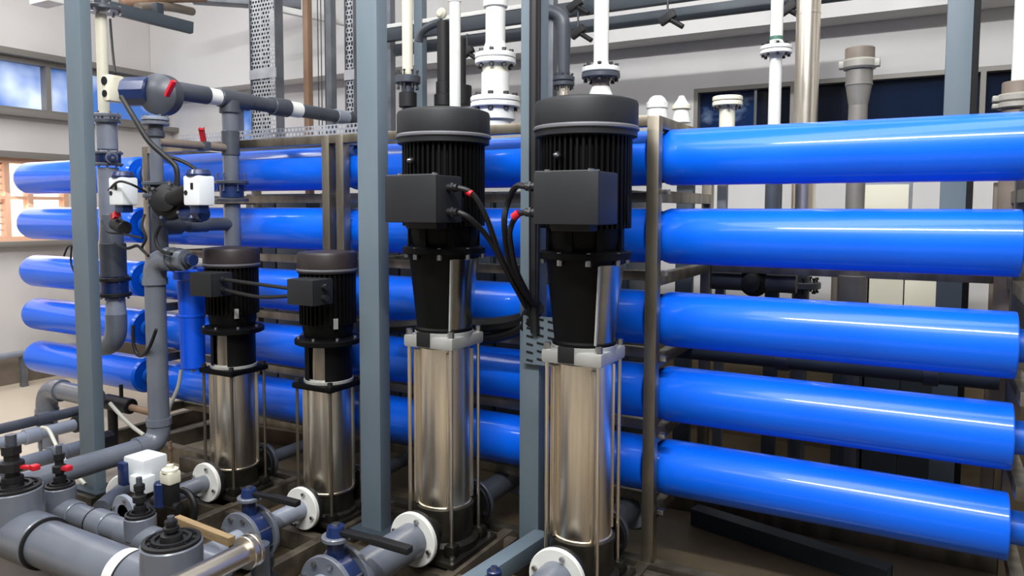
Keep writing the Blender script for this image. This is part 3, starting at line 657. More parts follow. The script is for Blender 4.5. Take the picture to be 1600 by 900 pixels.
# ------------------------------------------------------------------ inlet lines and butterfly valves
def butterfly(cn, axis, R, label, lever=None, name='butterfly_valve', bodym='navy', fm='pvc', neck=None, lever_dir=(1, 0, 0), wh=True):
    a = V(axis).normalized(); cn = V(cn); t = thing(name, label, 'valve', tuple(cn))
    up = V((0, 0, 1)) if abs(a.z) < .5 else V(neck or (1, 0, 0))
    b = MB(); b.lathe(cn-a*R*.28, a, [(R*.82, 0), (R*.86, R*.05), (R*.86, R*.51), (R*.82, R*.56)], 40)
    b.cyl(cn+up*R*.7, cn+up*R*1.35, R*.28, R*.24, 20); body = b.build('valve_body', bodym, t)
    MB().cyl(cn+up*R*1.33, cn+up*R*1.47, R*.42, n=24, bev=.003).build('mounting_disc', 'pvc', t)
    MB().cyl(cn+up*R*1.45, cn+up*R*1.75, R*.3, R*.24, 20).build('stem_head', bodym, t)
    MB().cyl(cn+up*R*1.73, cn+up*R*1.82, R*.12, n=6).build('cap_nut', 'bolt', t)
    for s in (-1, 1):
        f = flange(t, cn+a*s*R*.4, a, R, R*.16, fm, 0)
        if s < 0: bolts(f, cn, a, R*.82, 8, R*.085, R*1.15)
    if lever:
        L = V(lever_dir).normalized(); p = cn+up*R*1.6
        b = MB(); b.bar(p+L*R*.1, p+L*R*lever, R*.24, R*.12, .003); b.bar(p+L*R*lever*.55, p+L*R*(lever+.3)-up*R*.05, R*.3, R*.2, .006); b.build('lever', 'rubber', t)
    return t
def inlet(X, Yf, z, r, fr, fm, label, ylen, wm='pvc'):
    t = thing('inlet_pipe', label, 'pipe', (X, Yf-ylen, z-r))
    flange(t, (X, Yf, z), (0, 1, 0), fr, .022, fm, 4, 'bolt', .05)
    MB().cyl((X, Yf-ylen, z), (X, Yf, z), r).build('pipe', wm, t)
    return t
zi_s, zi_b = ZS+.10, ZS+.12
inlet(XS2, YPU-.188, zi_s, .042, .1, 'white', 'grey inlet pipe with white flange at the second small pump', .2, 'pvcl')
butterfly((XS2-.03, 2.20, zi_s-.03), (0, 1, 0), .122, 'navy butterfly valve feeding the second small pump', lever=1.9, lever_dir=(1, .1, 0))
inlet(X1, YPU-.23, zi_b, .074, .115, 'white', 'thick grey inlet pipe with white flange at the left tall pump', .36, 'pvc')
butterfly((X1-.05, 2.03, zi_b-.02), (0, 1, 0), .128, 'navy butterfly valve feeding the left tall pump', lever=2.3, lever_dir=(1, .05, 0))
t = inlet(X2, YPU-.23, zi_b, .07, .115, 'white', 'grey inlet pipe with white flange at the right tall pump', .3, 'pvc')
inlet(XS1, YPU-.188, zi_s, .04, .1, 'white', 'grey inlet pipe with white flange at the first small pump', .3, 'pvc')
t = thing('suction_pipe', 'grey pipe section in front of the lower navy valve', 'pipe', (X1, 1.7, .2)); MB().cyl((X1-.06, 1.5, zi_b-.02), (X1-.06, 1.97, zi_b-.02), .06).build('pipe', 'pvcl', t)
t = thing('suction_pipe', 'short grey pipe in front of the second small pump valve', 'pipe', (XS2, 1.9, .2)); MB().cyl((XS2-.03, 1.85, zi_s-.03), (XS2-.03, 2.15, zi_s-.03), .05).build('pipe', 'pvcl', t)
# discharge pipes to the rear
def outlet(X, z, r, fr, y1, label, base):
    t = thing('discharge_pipe', label, 'pipe', (X, base, z-r))
    flange(t, (X, base+.02, z), (0, 1, 0), fr*.95, .02, 'pvcd', 4)
    MB().cyl((X, base+.02, z), (X, y1, z), r).build('pipe', 'pvcd', t)
    flange(t, (X, y1, z), (0, 1, 0), fr*.9, .02, 'pvcl', 4); flange(t, (X, y1+.024, z), (0, 1, 0), fr*1.0, .024, 'rubber', 0)
    MB().cyl((X, y1+.03, z), (X, y1+.25, z), r).build('pipe', 'pvcd', t)
outlet(XS1, zi_s, .035, .1, 3.40, 'grey rear discharge pipe of the first small pump', YPU+.18)
outlet(XS2, zi_s, .035, .1, 3.40, 'grey rear discharge pipe of the second small pump', YPU+.18)
outlet(X1, zi_b, .055, .115, 3.32, 'grey rear discharge pipe of the left tall pump', YPU+.22)
outlet(X2, zi_b, .055, .115, 3.22, 'grey rear discharge pipe of the right tall pump', YPU+.22)
# blue-grey beam on the floor between the tall pumps
p0 = atZ(765, 897, .16); p1 = atZ(848, 842, .16)
t = thing('loose_beam', 'blue-grey steel beam on the floor between the tall pumps', 'beam', (p0.x, p0.y, 0)); MB().bar(p0-(p1-p0)*.6, p1, .075, .075, .003).build('beam', 'column', t)
b = MB(); b.box(p0.x, p0.y, .08, .05, .05, .16).build('support', 'castdark', t)
p = atZ(772, 890, .24); t = thing('blue_cap_fitting', 'small navy capped fitting at the bottom edge left of the beam', 'fitting', tuple(p-V((0, 0, .1))))
MB().cyl(p-V((0, 0, .14)), p, .028, n=20, bev=.004).build('body', 'navy', t); MB().cyl(p, p+V((0, 0, .012)), .014, n=6).build('nut', 'bolt', t)

# ------------------------------------------------------------------ foreground header pipes
def lid_stub(t, X, Y, z0, z1, r):
    MB().cyl((X, Y, z0), (X, Y, z1), r, n=48, bev=.004).build('riser', 'pvc', t)
    b = MB(); rr = r*.94
    b.lathe((X, Y, z1-.002), (0, 0, 1), [(rr, 0), (rr, .012), (rr*.86, .014), (rr*.84, .006), (rr*.70, .006), (rr*.68, .018), (rr*.56, .018), (rr*.54, .008), (rr*.40, .008), (rr*.36, .03), (rr*.2, .034), (.001, .034)], 48)
    l = b.build('lid', 'rubber', t)
    for k in range(10):
        a = 2*PI*k/10; MB().box(X+rr*.78*math.cos(a), Y+rr*.78*math.sin(a), z1+.008, rr*.1, rr*.04, .008, 0, Matrix.Rotation(a, 3, 'Z')).build('lid_rib', 'rubber', l)
YH = 1.575
def XU(u, v, Y): return atY(u, v, Y).x
xa_ = XU(20, 762, YH); xb_ = XU(268, 848, YH); zh = .29
t = thing('header_pipe', 'largest grey header pipe across the lower left corner', 'pipe', (xa_, YH, zh-.09))
MB().cyl((xa_-.5, YH, zh), (xb_-.1, YH, zh), .088, n=48).build('pipe', 'pvc', t)
MB().cyl((xa_+.02, YH, zh), (xa_+.22, YH, zh), .102, n=48, bev=.006).build('socket', 'pvc', t)
MB().cyl((xa_-.5, YH, zh), (xa_, YH, zh), .102, n=48, bev=.006).build('socket', 'pvc', t)
MB().cyl((xb_-.2, YH, zh), (xb_+.2, YH, zh), .102, n=48, bev=.006).build('socket', 'pvc', t)
MB().lathe((xa_+.22, YH, zh), (1, 0, 0), [(.088, 0), (.1, .002), (.1, .012), (.088, .014)], 48, cap=False).build('seal_ring', 'rubber', t)
MB().cyl((xb_-.27, YH, zh), (xb_-.21, YH, zh), .0905, n=48).build('sticker_band', 'white', t)
MB().lathe((xb_-.21, YH, zh), (1, 0, 0), [(.088, 0), (.1, .002), (.1, .012), (.088, .014)], 48, cap=False).build('seal_ring', 'rubber', t)
lid_stub(t, xa_, YH, zh, .47, .108); lid_stub(t, xb_, YH, zh, .47, .1)
Y2 = 1.80; x2a = XU(94, 762, Y2); x2b = XU(219, 806, Y2); z2 = .285
t = thing('header_pipe', 'thinner grey header pipe behind the largest one at lower left', 'pipe', (x2a, Y2, z2-.05))
MB().cyl((x2a-.6, Y2, z2), (x2b+.5, Y2, z2), .048, n=40).build('pipe', 'pvc', t)
for x, L in ((x2a, .24), (x2b, .22), ((x2a+x2b)/2+.02, .1)): MB().cyl((x-L/2, Y2, z2), (x+L/2, Y2, z2), .056, n=40, bev=.004).build('socket', 'pvc', t)
MB().lathe(((x2a+x2b)/2-.03, Y2, z2), (1, 0, 0), [(.05, 0), (.058, .002), (.058, .008), (.05, .01)], 40, cap=False).build('seal_ring', 'rubber', t)
lid_stub(t, x2a, Y2, z2, .39, .062); lid_stub(t, x2b, Y2, z2, .375, .06)
def union_valve(X, Y, z, s, label, red=None, h=.16):
    t = thing('union_valve', label, 'valve', (X, Y, z))
    b = MB(); b.lathe((X, Y, z), (0, 0, 1), [(s*.9, 0), (s*.9, h*.15), (s*.6, h*.18), (s*.6, h*.3), (s, h*.32), (s, h*.55), (s*.62, h*.6), (s*.62, h*.75), (s*.8, h*.77), (s*.8, h)], 10); b.build('body', 'rubber', t)
    b = MB(); b.cyl((X, Y, z+h), (X, Y, z+h*1.3), s*.45, n=16); b.build('stem', 'pvcd', t)
    if red:
        p = V((X, Y, z+h*.42)); b = MB(); b.bar(p, p+V(red), .02, .014, .004); b.box(*(p+V(red)), .035, .03, .022, .005); b.build('handle', 'red', t)
    return t
union_valve(xa_-.0, YH, .495, .045, 'large black union valve on the leftmost riser lid', (.09, .04, .0), .15)
union_valve(xb_, YH, .495, .026, 'black stem fitting on the riser lid beside the stainless pipe', None, .05)
union_valve(x2a, Y2, .415, .028, 'slim black valve with red handle on the thinner header', (.06, .0, .015), .12)
union_valve(x2b, Y2, .40, .026, 'small black fitting on the second riser of the thinner header', None, .1)
# stainless suction pipe
XSS, zss = -1.95, .455
t = thing('stainless_pipe', 'bright stainless pipe with flange crossing the lower left foreground', 'pipe', (XSS, 1.2, zss-.05))
MB().cyl((XSS, 1.05, zss), (XSS, 1.68, zss), .038, n=40).build('pipe', 'steelp', t)
MB().cyl((XSS, 1.66, zss), (XSS, 1.682, zss), .057, n=40, bev=.003).build('flange', 'steelp', t); MB().cyl((XSS, 1.684, zss), (XSS, 1.70, zss), .057, n=40, bev=.003).build('flange', 'steelp', t)
MB().cyl((XSS-.01, 1.735, .0), (XSS-.01, 1.735, zss), .032).build('drop_leg', 'pvcd', t)
# black knob fitting at bottom edge
p = atZ(412, 886, .34)
union_valve(p.x, p.y, .22, .045, 'black knobbed fitting at the bottom edge below the navy valve', None, .16)
t = thing('ground_pipe', 'grey low pipe under the black knobbed fitting', 'pipe', (p.x, p.y, .1)); MB().cyl((p.x-.0, p.y-.3, .17), (p.x, p.y+.12, .17), .055).build('pipe', 'pvcd', t)
# pale timber batten
p0, p1 = atZ(276, 812, .30), atZ(362, 846, .30)
t = thing('timber_batten', 'pale timber batten lying beside the stainless pipe', 'batten', (p0.x, p0.y, .28)); MB().bar(p0, p1, .03, .03, .002).build('batten', 'wood', t)
for q_ in (p0, p1): MB().cyl((q_.x, q_.y, .0), (q_.x, q_.y, .285), .012, n=10).build('support', 'castdark', t)

# motorised valve at lower left
xv = XS1; yv = 2.17
t = thing('motorised_valve', 'white and navy motor actuated valve in front of the first small pump', 'valve', (xv, yv, .12))
MB().cyl((xv, yv-.14, zi_s), (xv, yv+.14, zi_s), .045, n=32, bev=.004).build('valve_body', 'pvcd', t)
flange(t, (xv, yv-.13, zi_s+.0), (0, 1, 0), .085, .02, 'pvcl', 4)
MB().cyl((xv, yv, zi_s+.03), (xv, yv, zi_s+.14), .03, n=20).build('stem', 'rubber', t)
q = atY(228, 736, yv); h0 = q.z
MB().box(q.x+.0, yv, h0+.015, .15, .13, .13, .012).build('actuator_housing', 'box', t)
MB().box(q.x-.06, yv-.05, h0+.0, .05, .08, .11, .008).build('motor_cover', 'navy', t)
MB().box(q.x+.055, yv-.055, h0-.03, .10, .07, .08, .01).build('gear_cover', 'box', t)
t = thing('solenoid_valve', 'cream topped navy solenoid valve beside the motorised valve', 'valve', (xv, 2.05, .2))
q = atY(266, 745, 2.08)
b = MB(); b.box(q.x, 2.08, q.z, .07, .06, .055, .008); b.lathe((q.x, 2.08, q.z+.025), (0, 0, 1), [(.035, 0), (.035, .012), (.015, .014), (.015, .03)], 20); b.build('coil_head', 'cream', t)
MB().box(q.x+.005, 2.08, q.z-.075, .055, .05, .09, .005).build('coil', 'rubber', t)
MB().cyl((q.x-.05, 2.07, q.z-.14), (q.x-.05, 2.07, q.z-.03), .032, n=24, bev=.004).build('body', 'navy', t)
MB().cyl((q.x-.12, 2.08, q.z-.13), (q.x+.06, 2.08, q.z-.13), .022).build('nipple', 'rubber', t)
q2 = atY(345, 790, 2.2); t = thing('valve_strap', 'black strap arching down to the skid beside the solenoid', 'strap', tuple(q))
MB().sweep(spline([atY(283, 765, 2.15), atY(296, 772, 2.15), atY(304, 790, 2.15), atY(303, 812, 2.15)]), .014, 8).build('strap', 'rubber', t)
t = thing('blind_flange', 'white round flange beside the motorised valve', 'flange', (xv-.15, 2.3, .2))
q = atY(194, 765, 2.35); flange(t, q, (.75, -.65, 0), .085, .02, 'white', 4, name='plate'); MB().cyl(q, q+V((.12, -.2, -.01)), .045).build('neck', 'pvc', t)

# ------------------------------------------------------------------ left pipe cluster
XP, YP2 = -3.46, 2.40
def ph(v, x, y): return hz(x, y, v)
# riser 1
Yr1 = 2.5; X_1 = XU(171, 330, Yr1); s1_ = mpp((X_1, Yr1, 1.4))
t = thing('riser_pipe', 'grey riser pipe immediately right of the leftmost column', 'pipe', (X_1, Yr1, ph(520, X_1, Yr1)))
def seg(t, x, y, v0, v1, w, m, name='pipe', w2=None):
    s = mpp((x, y, 1.2)); z1, z0 = ph(v0, x, y), ph(v1, x, y)
    return MB().cyl((x, y, z0), (x, y, z1), (w2 or w)/2*s, w/2*s, n=36, bev=.002).build(name, m, t)
def fl(t, x, y, v, w, m='pvc', th=.018, nb=6, bl=None):
    s = mpp((x, y, 1.2)); return flange(t, (x, y, ph(v, x, y)), (0, 0, 1), w/2*s, th, m, nb, 'bolt', bl)
seg(t, X_1-.02, Yr1, 22, 182, 16, 'cream'); fl(t, X_1+.0, Yr1, 15, 56, 'pvcd', .022, 6, .05); seg(t, X_1, Yr1, -60, 12, 24, 'pvcd')
fl(t, X_1, Yr1, 181, 42, 'pvcl'); fl(t, X_1, Yr1, 190, 42, 'pvc', .02, 0)
seg(t, X_1, Yr1, 192, 234, 30, 'pvcl')
seg(t, X_1, Yr1, 262, 342, 30, 'pvcl'); seg(t, X_1+.01, Yr1, 335, 385, 30, 'pvc', 'pipe', 36); seg(t, X_1+.02, Yr1, 380, 432, 38, 'pvcd')
seg(t, X_1+.03, Yr1, 465, 492, 27, 'pvcl', 'pipe', 30)
s_ = mpp((X_1, Yr1, 1.2)); za = ph(490, X_1, Yr1)
e = MB(); xx = X_1+.03; e.sweep([V((xx, Yr1, za))]+arc((xx, Yr1, za-.05), (xx, Yr1, za-.19), (xx-.14, Yr1, za-.19), 10)+[V((xx-.2, Yr1, za-.19))], .055, 24); e.build('elbow', 'pvc', t)
t = butterfly((X_1, Yr1, ph(248, X_1, Yr1)), (0, 0, 1), .077, 'navy wafer valve on the riser beside the leftmost column', None, neck=(.8, -.3, 0))
t = thing('clamp_valve', 'black clamped check valve low on the left riser', 'valve', (X_1+.025, Yr1, ph(465, X_1, Yr1)))
seg(t, X_1+.025, Yr1, 433, 464, 40, 'navy', 'body'); fl(t, X_1+.025, Yr1, 436, 48, 'rubber', .02, 6, .05); fl(t, X_1+.025, Yr1, 460, 48, 'rubber', .02, 6, .05)
# white actuator on riser 1
def actuator(u, v, w, h, Y, label, capm='navy'):
    p = atY(u, v, Y); s = mpp(p); W, H = w*s, h*s
    t = thing('valve_actuator', label, 'actuator', (p.x, Y, p.z-H/2))
    MB().box(p.x, Y, p.z, W, W*.8, H, .01).build('housing', 'box', t)
    MB().lathe((p.x, Y, p.z+H/2-.002), (0, 0, 1), [(W*.48, 0), (W*.5, .01), (W*.42, .03), (W*.2, .036), (.001, .037)], 12).build('dome', capm, t)
    MB().box(p.x, Y, p.z-H/2-.018, W*.6, W*.5, .04, .004).build('bracket', capm, t)
    MB().cyl((p.x-W*.32, Y-W*.42, p.z-.01), (p.x-W*.32, Y-W*.39, p.z-.01), .012, n=14).build('knob', 'rubber', t)
    MB().box(p.x+W*.08, Y-W*.405, p.z+H*.15, .016, .008, .03, .002).build('indicator', 'rubber', t)
    return t, p
actuator(193, 299, 34, 43, 2.33, 'white valve actuator next to the leftmost column')
# valve + red handle at (195,345)
p = atY(190, 350, 2.4); t = thing('ball_valve', 'black ball valve with red lever on the left riser', 'valve', tuple(p))
MB().cyl(p+V((-.05, 0, 0)), p+V((.09, -.04, -.02)), .035, n=24, bev=.004).build('body', 'rubber', t); MB().bar(p+V((.0, -.04, .04)), p+V((.09, -.08, .055)), .022, .02, .005).build('lever', 'red', t)
# riser 2
X_2, Y_2 = XU(246, 300, 2.45), 2.45
t = thing('riser_pipe', 'dark grey riser pipe between the two white actuators', 'pipe', (X_2, Y_2, 1.3))
fl(t, X_2, Y_2, 186, 40, 'pvcl', .018); fl(t, X_2, Y_2, 193, 40, 'pvc', .018, 0)
seg(t, X_2, Y_2, 195, 216, 22, 'pvcd'); seg(t, X_2, Y_2, 205, 214, 26, 'pvcd', 'coupling'); seg(t, X_2, Y_2, 215, 286, 19, 'pvc')
fl(t, X_2, Y_2, 287, 44, 'pvcd'); fl(t, X_2+.01, Y_2, 306, 46, 'pvcd')
seg(t, X_2+.01, Y_2, 290, 304, 30, 'rubber', 'seat_ring'); seg(t, X_2+.01, Y_2, 306, 392, 24, 'pvcd')
# round black valve face
p = atY(262, 314, 2.36); t = thing('diaphragm_valve', 'round black diaphragm valve between the white actuators', 'valve', tuple(p))
d = V((.5, -.85, .1)).normalized()
MB().lathe(p-d*.05, d, [(.09, 0), (.095, .02), (.085, .05), (.06, .06), (.055, .09), (.02, .1)], 32).build('bonnet', 'rubber', t)
MB().cyl(p, atY(300, 298, 2.36), .04, n=24).build('neck', 'rubber', t)
bolts(t, p+d*.0, d, .085, 6, .008, .06)
t_, pa2 = actuator(311, 298, 37, 46, 2.36, 'white valve actuator in front of the third riser')
p = atY(306, 328, 2.4); MB()
t = thing('actuated_valve_body', 'navy valve body below the right white actuator', 'valve', tuple(p)); MB().lathe(p-V((0, 0, .06)), (0, 0, 1), [(.03, 0), (.045, .02), (.02, .06), (.02, .09)], 20).build('stem', 'navy', t)
MB().cyl(p+V((-.09, 0, -.02)), p+V((.06, 0, -.02)), .035).build('body', 'navy', t)
# lower elbow riser (big dark grey pipe)
Yb = 2.42; Xb = XU(245, 540, Yb); zE = ph(692, Xb, Yb); zT = ph(404, Xb, Yb)
t = thing('bent_pipe', 'thick dark grey pipe dropping and turning toward the viewer left of the filter', 'pipe', (Xb, 1.2, zE-.05))
pr = 15.5*mpp((Xb, Yb, 1.0)); 
run(t, [(Xb+.22, Yb+.02, zT), (Xb, Yb, zT), (Xb, Yb, zE), (Xb, 1.0, zE)], pr, 'pvc', pr*1.9)
t = thing('union_valve', 'dark grey union fitting on top of the thick bent pipe', 'valve', (Xb+.2, Yb, zT-.05))
p = V((Xb+.12, Yb+.02, zT)); MB().cyl(p, p+V((.06, 0, 0)), .058, n=12).build('nut', 'pvcd', t); MB().cyl(p+V((.06, 0, 0)), p+V((.13, 0, 0)), .035).build('body', 'pvcd', t); MB().cyl(p+V((.13, 0, 0)), p+V((.16, 0, 0)), .028).build('cap', 'navy', t)
# header over the rack in depth direction
p = atX(340, 152, XP); zhd = p.z; 
t = thing('top_header_pipe', 'dark grey header pipe with white couplings running over the rack', 'pipe', (XP, 2.4, zhd-.05))
ye = atX(552, 190, XP).y; ys = atX(255, 145, XP).y
MB().cyl((XP, ys, zhd), (XP, ye, zhd), .042, n=36).build('pipe', 'pvcd', t)
for (ua, ub, r, mm, nm) in ((262, 324, .048, 'pvcd', 'socket'), (324, 342, .044, 'white', 'coupling'), (342, 388, .05, 'pvcd', 'tee'), (424, 449, .054, 'pvcd', 'coupling'), (449, 468, .047, 'white', 'coupling'), (523, 541, .047, 'pvcl', 'coupling')):
    MB().cyl((XP, atX(ua, 150, XP).y, zhd), (XP, atX(ub, 160, XP).y, zhd), r, n=36, bev=.003).build(nm, mm, t)
# riser 3
Y3 = atX(359, 165, XP).y
Y3 = min(Y3, 2.98-.07); X3 = XP
seg(t, X3, Y3, 158, 177, 31, 'pvcd', 'tee_branch')
t = thing('riser_pipe', 'blue-grey riser pipe above the first small pump', 'pipe', (X3, Y3, ph(380, X3, Y3)))
seg(t, X3, Y3, 170, 284, 24, 'pvc'); seg(t, X3, Y3, 205, 243, 27, 'pvcd', 'coupling')
seg(t, X3, Y3, 318, 384, 25, 'pvc'); fl(t, X3, Y3, 285, 50, 'pvcd', .018, 6, .1); fl(t, X3, Y3, 312, 50, 'pvcd', .018, 0)
t = thing('wafer_valve', 'navy wafer valve on the riser above the first small pump', 'valve', (X3, Y3, ph(308, X3, Y3))); seg(t, X3, Y3, 289, 309, 36, 'navy', 'body')
# link pipe riser2->riser3
zl = ph(350, X3, Y3)
t = thing('link_pipe', 'dark grey horizontal pipe joining the second and third risers', 'pipe', (X_2, Y_2, zl-.04))
MB().cyl((X_2, Y_2, zl), (X3, Y3, zl), .036).build('pipe', 'pvcd', t); mid = V((X_2, Y_2, zl)).lerp(V((X3, Y3, zl)), .5); dd = V((X3-X_2, Y3-Y_2, 0)); collar(t, mid, dd, .042, .12, 'pvcd'); collar(t, V((X_2, Y_2, zl)).lerp(V((X3, Y3, zl)), .12), dd, .05, .14, 'pvcd', 'tee')
# sampling branch with red handle at top
zb_ = ph(232, X3, Y3)
t = thing('sample_branch', 'thin pipe branch with red valve handle off the third riser', 'pipe', (X_2, Y_2, zb_))
MB().cyl((X_2+.02, Y_2, zb_), (X3, Y3, zb_), .022).build('pipe', 'taupe', t)
pm = V((X_2, Y_2, zb_)).lerp(V((X3, Y3, zb_)), .62); MB().box(pm.x, pm.y, pm.z, .06, .05, .05, .008).build('valve_body', 'pvcd', t); MB().bar(pm+V((0, 0, .02)), pm+V((.02, -.03, .09)), .022, .02, .005).build('valve_handle', 'red', t)
# actuated top valve
p = V((XP, ys+.0, zhd)); t = thing('motorised_valve', 'navy and grey motorised valve at the end of the top header', 'valve', (XP, ys, zhd-.1))
MB().lathe(p+V((-.02, 0, -.03)), (.35, -.9, -.05), [(.085, -.06), (.105, -.04), (.105, .03), (.08, .05), (.04, .07), (.01, .075)], 32).build('valve_body', 'pvcd', t)
q = atY(207, 144, p.y-.06); MB().cyl(q+V((-.02, -.02, .0)), q+V((.12, .03, 0)), .075, n=10, bev=.008).build('gearbox', 'navy', t)
q = atY(178, 139, p.y-.08); MB().box(q.x, q.y, q.z, .065, .10, .14, .02).build('motor_end', 'cream', t); MB().cyl(q+V((.0, -.055, .035)), q+V((0, -.05, .035)), .022).build('knob', 'rubber', t); MB().cyl(q+V((.0, -.055, -.03)), q+V((0, -.05, -.03)), .018).build('knob', 'rubber', t)
q = atY(266, 140, p.y-.1); MB().bar(q+V((-.03, 0, -.03)), q+V((.03, 0, .04)), .025, .02, .005).build('lever', 'red', t)
# cables there
def cable(pts, r, label, m='rubber', name='cable'):
    t = thing(name, label, 'cable', tuple(pts[0])); MB().sweep(spline(pts, 8), r, 8).build('sheath', m, t); return t
cable([atY(172, 30, 2.45), atY(176, 80, 2.4), atY(180, 115, 2.35)], .006, 'thin cable hanging to the top motorised valve')
cable([atY(190, 152, 2.3), atY(210, 185, 2.25), atY(232, 220, 2.25), atY(256, 243, 2.28), atY(275, 262, 2.3), atY(276, 290, 2.3)], .013, 'thick black cable sagging from the top valve past the second riser')
cable([atY(258, 243, 2.3), atY(285, 252, 2.32), atY(305, 264, 2.34), atY(313, 275, 2.36)], .009, 'black cable entering the right white actuator from above')
cable([atY(170, 297, 2.3), atY(185, 284, 2.25), atY(205, 288, 2.25), atY(228, 300, 2.35)], .006, 'thin cable looping over the left white actuator')
cable([atY(158, 345, 2.4), atY(168, 362, 2.35), atY(190, 365, 2.35), atY(222, 372, 2.4)], .006, 'thin cable draped across the left riser')
cable([atY(208, 508, 2.4), atY(209, 540, 2.4), atY(218, 556, 2.4), atY(232, 545, 2.35), atY(244, 515, 2.33)], .009, 'black hose loop hooked over the fourth tube', 'rubber', 'hose')
cable([atY(100, 400, 2.8), atY(106, 386, 2.8), atY(115, 384, 2.8)], .006, 'short black wire above the third tube at far left')
cable([atY(112, 385, 2.8), atY(111, 410, 2.8), atY(118, 430, 2.8)], .006, 'black wire looping over the third tube at far left')
cable([atY(226, 335, 2.38), atY(222, 352, 2.36), atY(228, 372, 2.36), atY(222, 388, 2.36), atY(232, 400, 2.36)], .007, 'wavy black cable hugging the second riser below the diaphragm valve')
cable([atY(250, 352, 2.37), atY(243, 372, 2.36), atY(250, 390, 2.36), atY(268, 397, 2.36)], .009, 'curled black cable above the thick bent pipe')
cable([atY(180, 380, 2.4), atY(198, 388, 2.38), atY(214, 384, 2.38), atY(224, 392, 2.38)], .008, 'black cable running from the left riser to the second riser')
cable([atY(283, 578, 2.66), atY(278, 605, 2.64), atY(264, 640, 2.6), atY(262, 668, 2.6)], .010, 'clear drain hose hanging from the blue filter', 'hose', 'hose')
cable([atY(172, 630, 2.5), atY(185, 645, 2.5), atY(205, 665, 2.5), atY(225, 680, 2.5)], .011, 'pale clear hose right of the leftmost column', 'hose', 'hose')
cable([atY(65, 668, 2.2), atY(76, 672, 2.2), atY(90, 700, 2.15), atY(108, 730, 2.1), atY(133, 757, 2.1)], .010, 'clear hose arching down left of the leftmost column', 'hose', 'hose')
# blue filter housing
p = atY(300, 500, 2.62); s = mpp(p); Xf = p.x; Yf_ = 2.62
t = thing('filter_housing', 'bright blue cartridge filter housing hanging left of the first small pump', 'filter', (Xf, Yf_, ph(575, Xf, Yf_)))
zt, zb2 = ph(420, Xf, Yf_), ph(575, Xf, Yf_); R = 19.5*s
MB().lathe((Xf, Yf_, zb2), (0, 0, 1), [(R*.86, 0), (R*.94, .008), (R*1.0, (zt-zb2)*.52), (R*1.05, (zt-zb2)*.525), (R*1.05, (zt-zb2)*.545), (R, (zt-zb2)*.55), (R*1.04, (zt-zb2)*.88)], 14).build('bowl', 'filt', t)
MB().lathe((Xf-.01, Yf_, zt-.055), (0, 0, 1), [(R*1.2, 0), (R*1.25, .006), (R*1.25, .045), (R*1.1, .055), (R*.3, .06)], 14).build('cap', 'filt', t)
MB().lathe((Xf-.01, Yf_, zt), (0, 0, 1), [(R*.55, 0), (R*.5, .04), (R*.25, .06), (R*.2, .08)], 20).build('port_head', 'pvcl', t)
MB().cyl((Xf-.01, Yf_, zt+.025), (Xf+.16, Yf_+.04, zt+.03), .018).build('outlet', 'white', t)
MB().cyl((Xf-.0, Yf_, zb2-.02), (Xf, Yf_, zb2), .012).build('drain', 'white', t)

# ------------------------------------------------------------------ left floor pipes
Yl = 2.75
t = thing('elbow_pipe', 'dark grey elbow pipe left of the leftmost column', 'pipe', tuple(atY(76, 700, Yl)))
a_, b_, c_ = atY(150, 600, Yl), atY(76, 606, Yl), atY(76, 705, Yl)
b_.x = c_.x; a_.z = b_.z; c_.y = b_.y
run(t, [a_, b_, c_], 14*mpp(b_), 'pvc')
zq = .62
for (u, v, w, mm, lb, zq) in ((40, 661, 8, 'pvcd', 'upper thin dark pipe at the left edge', .34), (20, 688, 10, 'pvcl', 'pale pipe at the left edge under the dark one', .27), (60, 718, 12, 'pvc', 'lowest blue-grey pipe at the left edge', .2)):
    p = atZ(u, v, zq); s = mpp(p); t = thing('floor_pipe', lb, 'pipe', tuple(p))
    MB().cyl((p.x, p.y-.8, p.z), (p.x, p.y+.35, p.z), w*s).build('pipe', mm, t)
    collar(t, (p.x, p.y+.1, p.z), (0, 1, 0), w*s*1.25, .08, mm); collar(t, (p.x, p.y-.2, p.z), (0, 1, 0), w*s*1.25, .06, 'pvcl' if mm != 'pvc' else 'pvc')
    MB().cyl((p.x, p.y+.35, p.z), (p.x, p.y+.42, p.z), w*s*1.35, n=10).build('end_cap', 'rubber' if mm != 'pvcd' else 'white', t)
    for yy in (p.y-.5, p.y+.15): MB().cyl((p.x, yy, 0), (p.x, yy, p.z-w*s), .01, n=8).build('support', 'greysteel', t)
# dark motor-like valve behind leftmost column right side
p = atY(190, 632, 2.9); t = thing('drain_valve', 'dark drain valve with pipe right of the leftmost column near the floor', 'valve', tuple(p))
MB().cyl(p+V((-.16, 0, 0)), p+V((.1, 0, 0)), .05, n=24, bev=.006).build('body', 'rubber', t); MB().cyl(p+V((.08, 0, -.005)), p+V((.28, .02, -.02)), .022).build('pipe', 'brown', t); MB().cyl(p+V((0, 0, .03)), p+V((0, 0, .13)), .012).build('stem', 'rubber', t); MB().cyl(p+V((-.1, 0, -.3)), p+V((-.1, 0, -.02)), .03).build('drop', 'rubber', t)
p = atY(78, 766, 2.0)
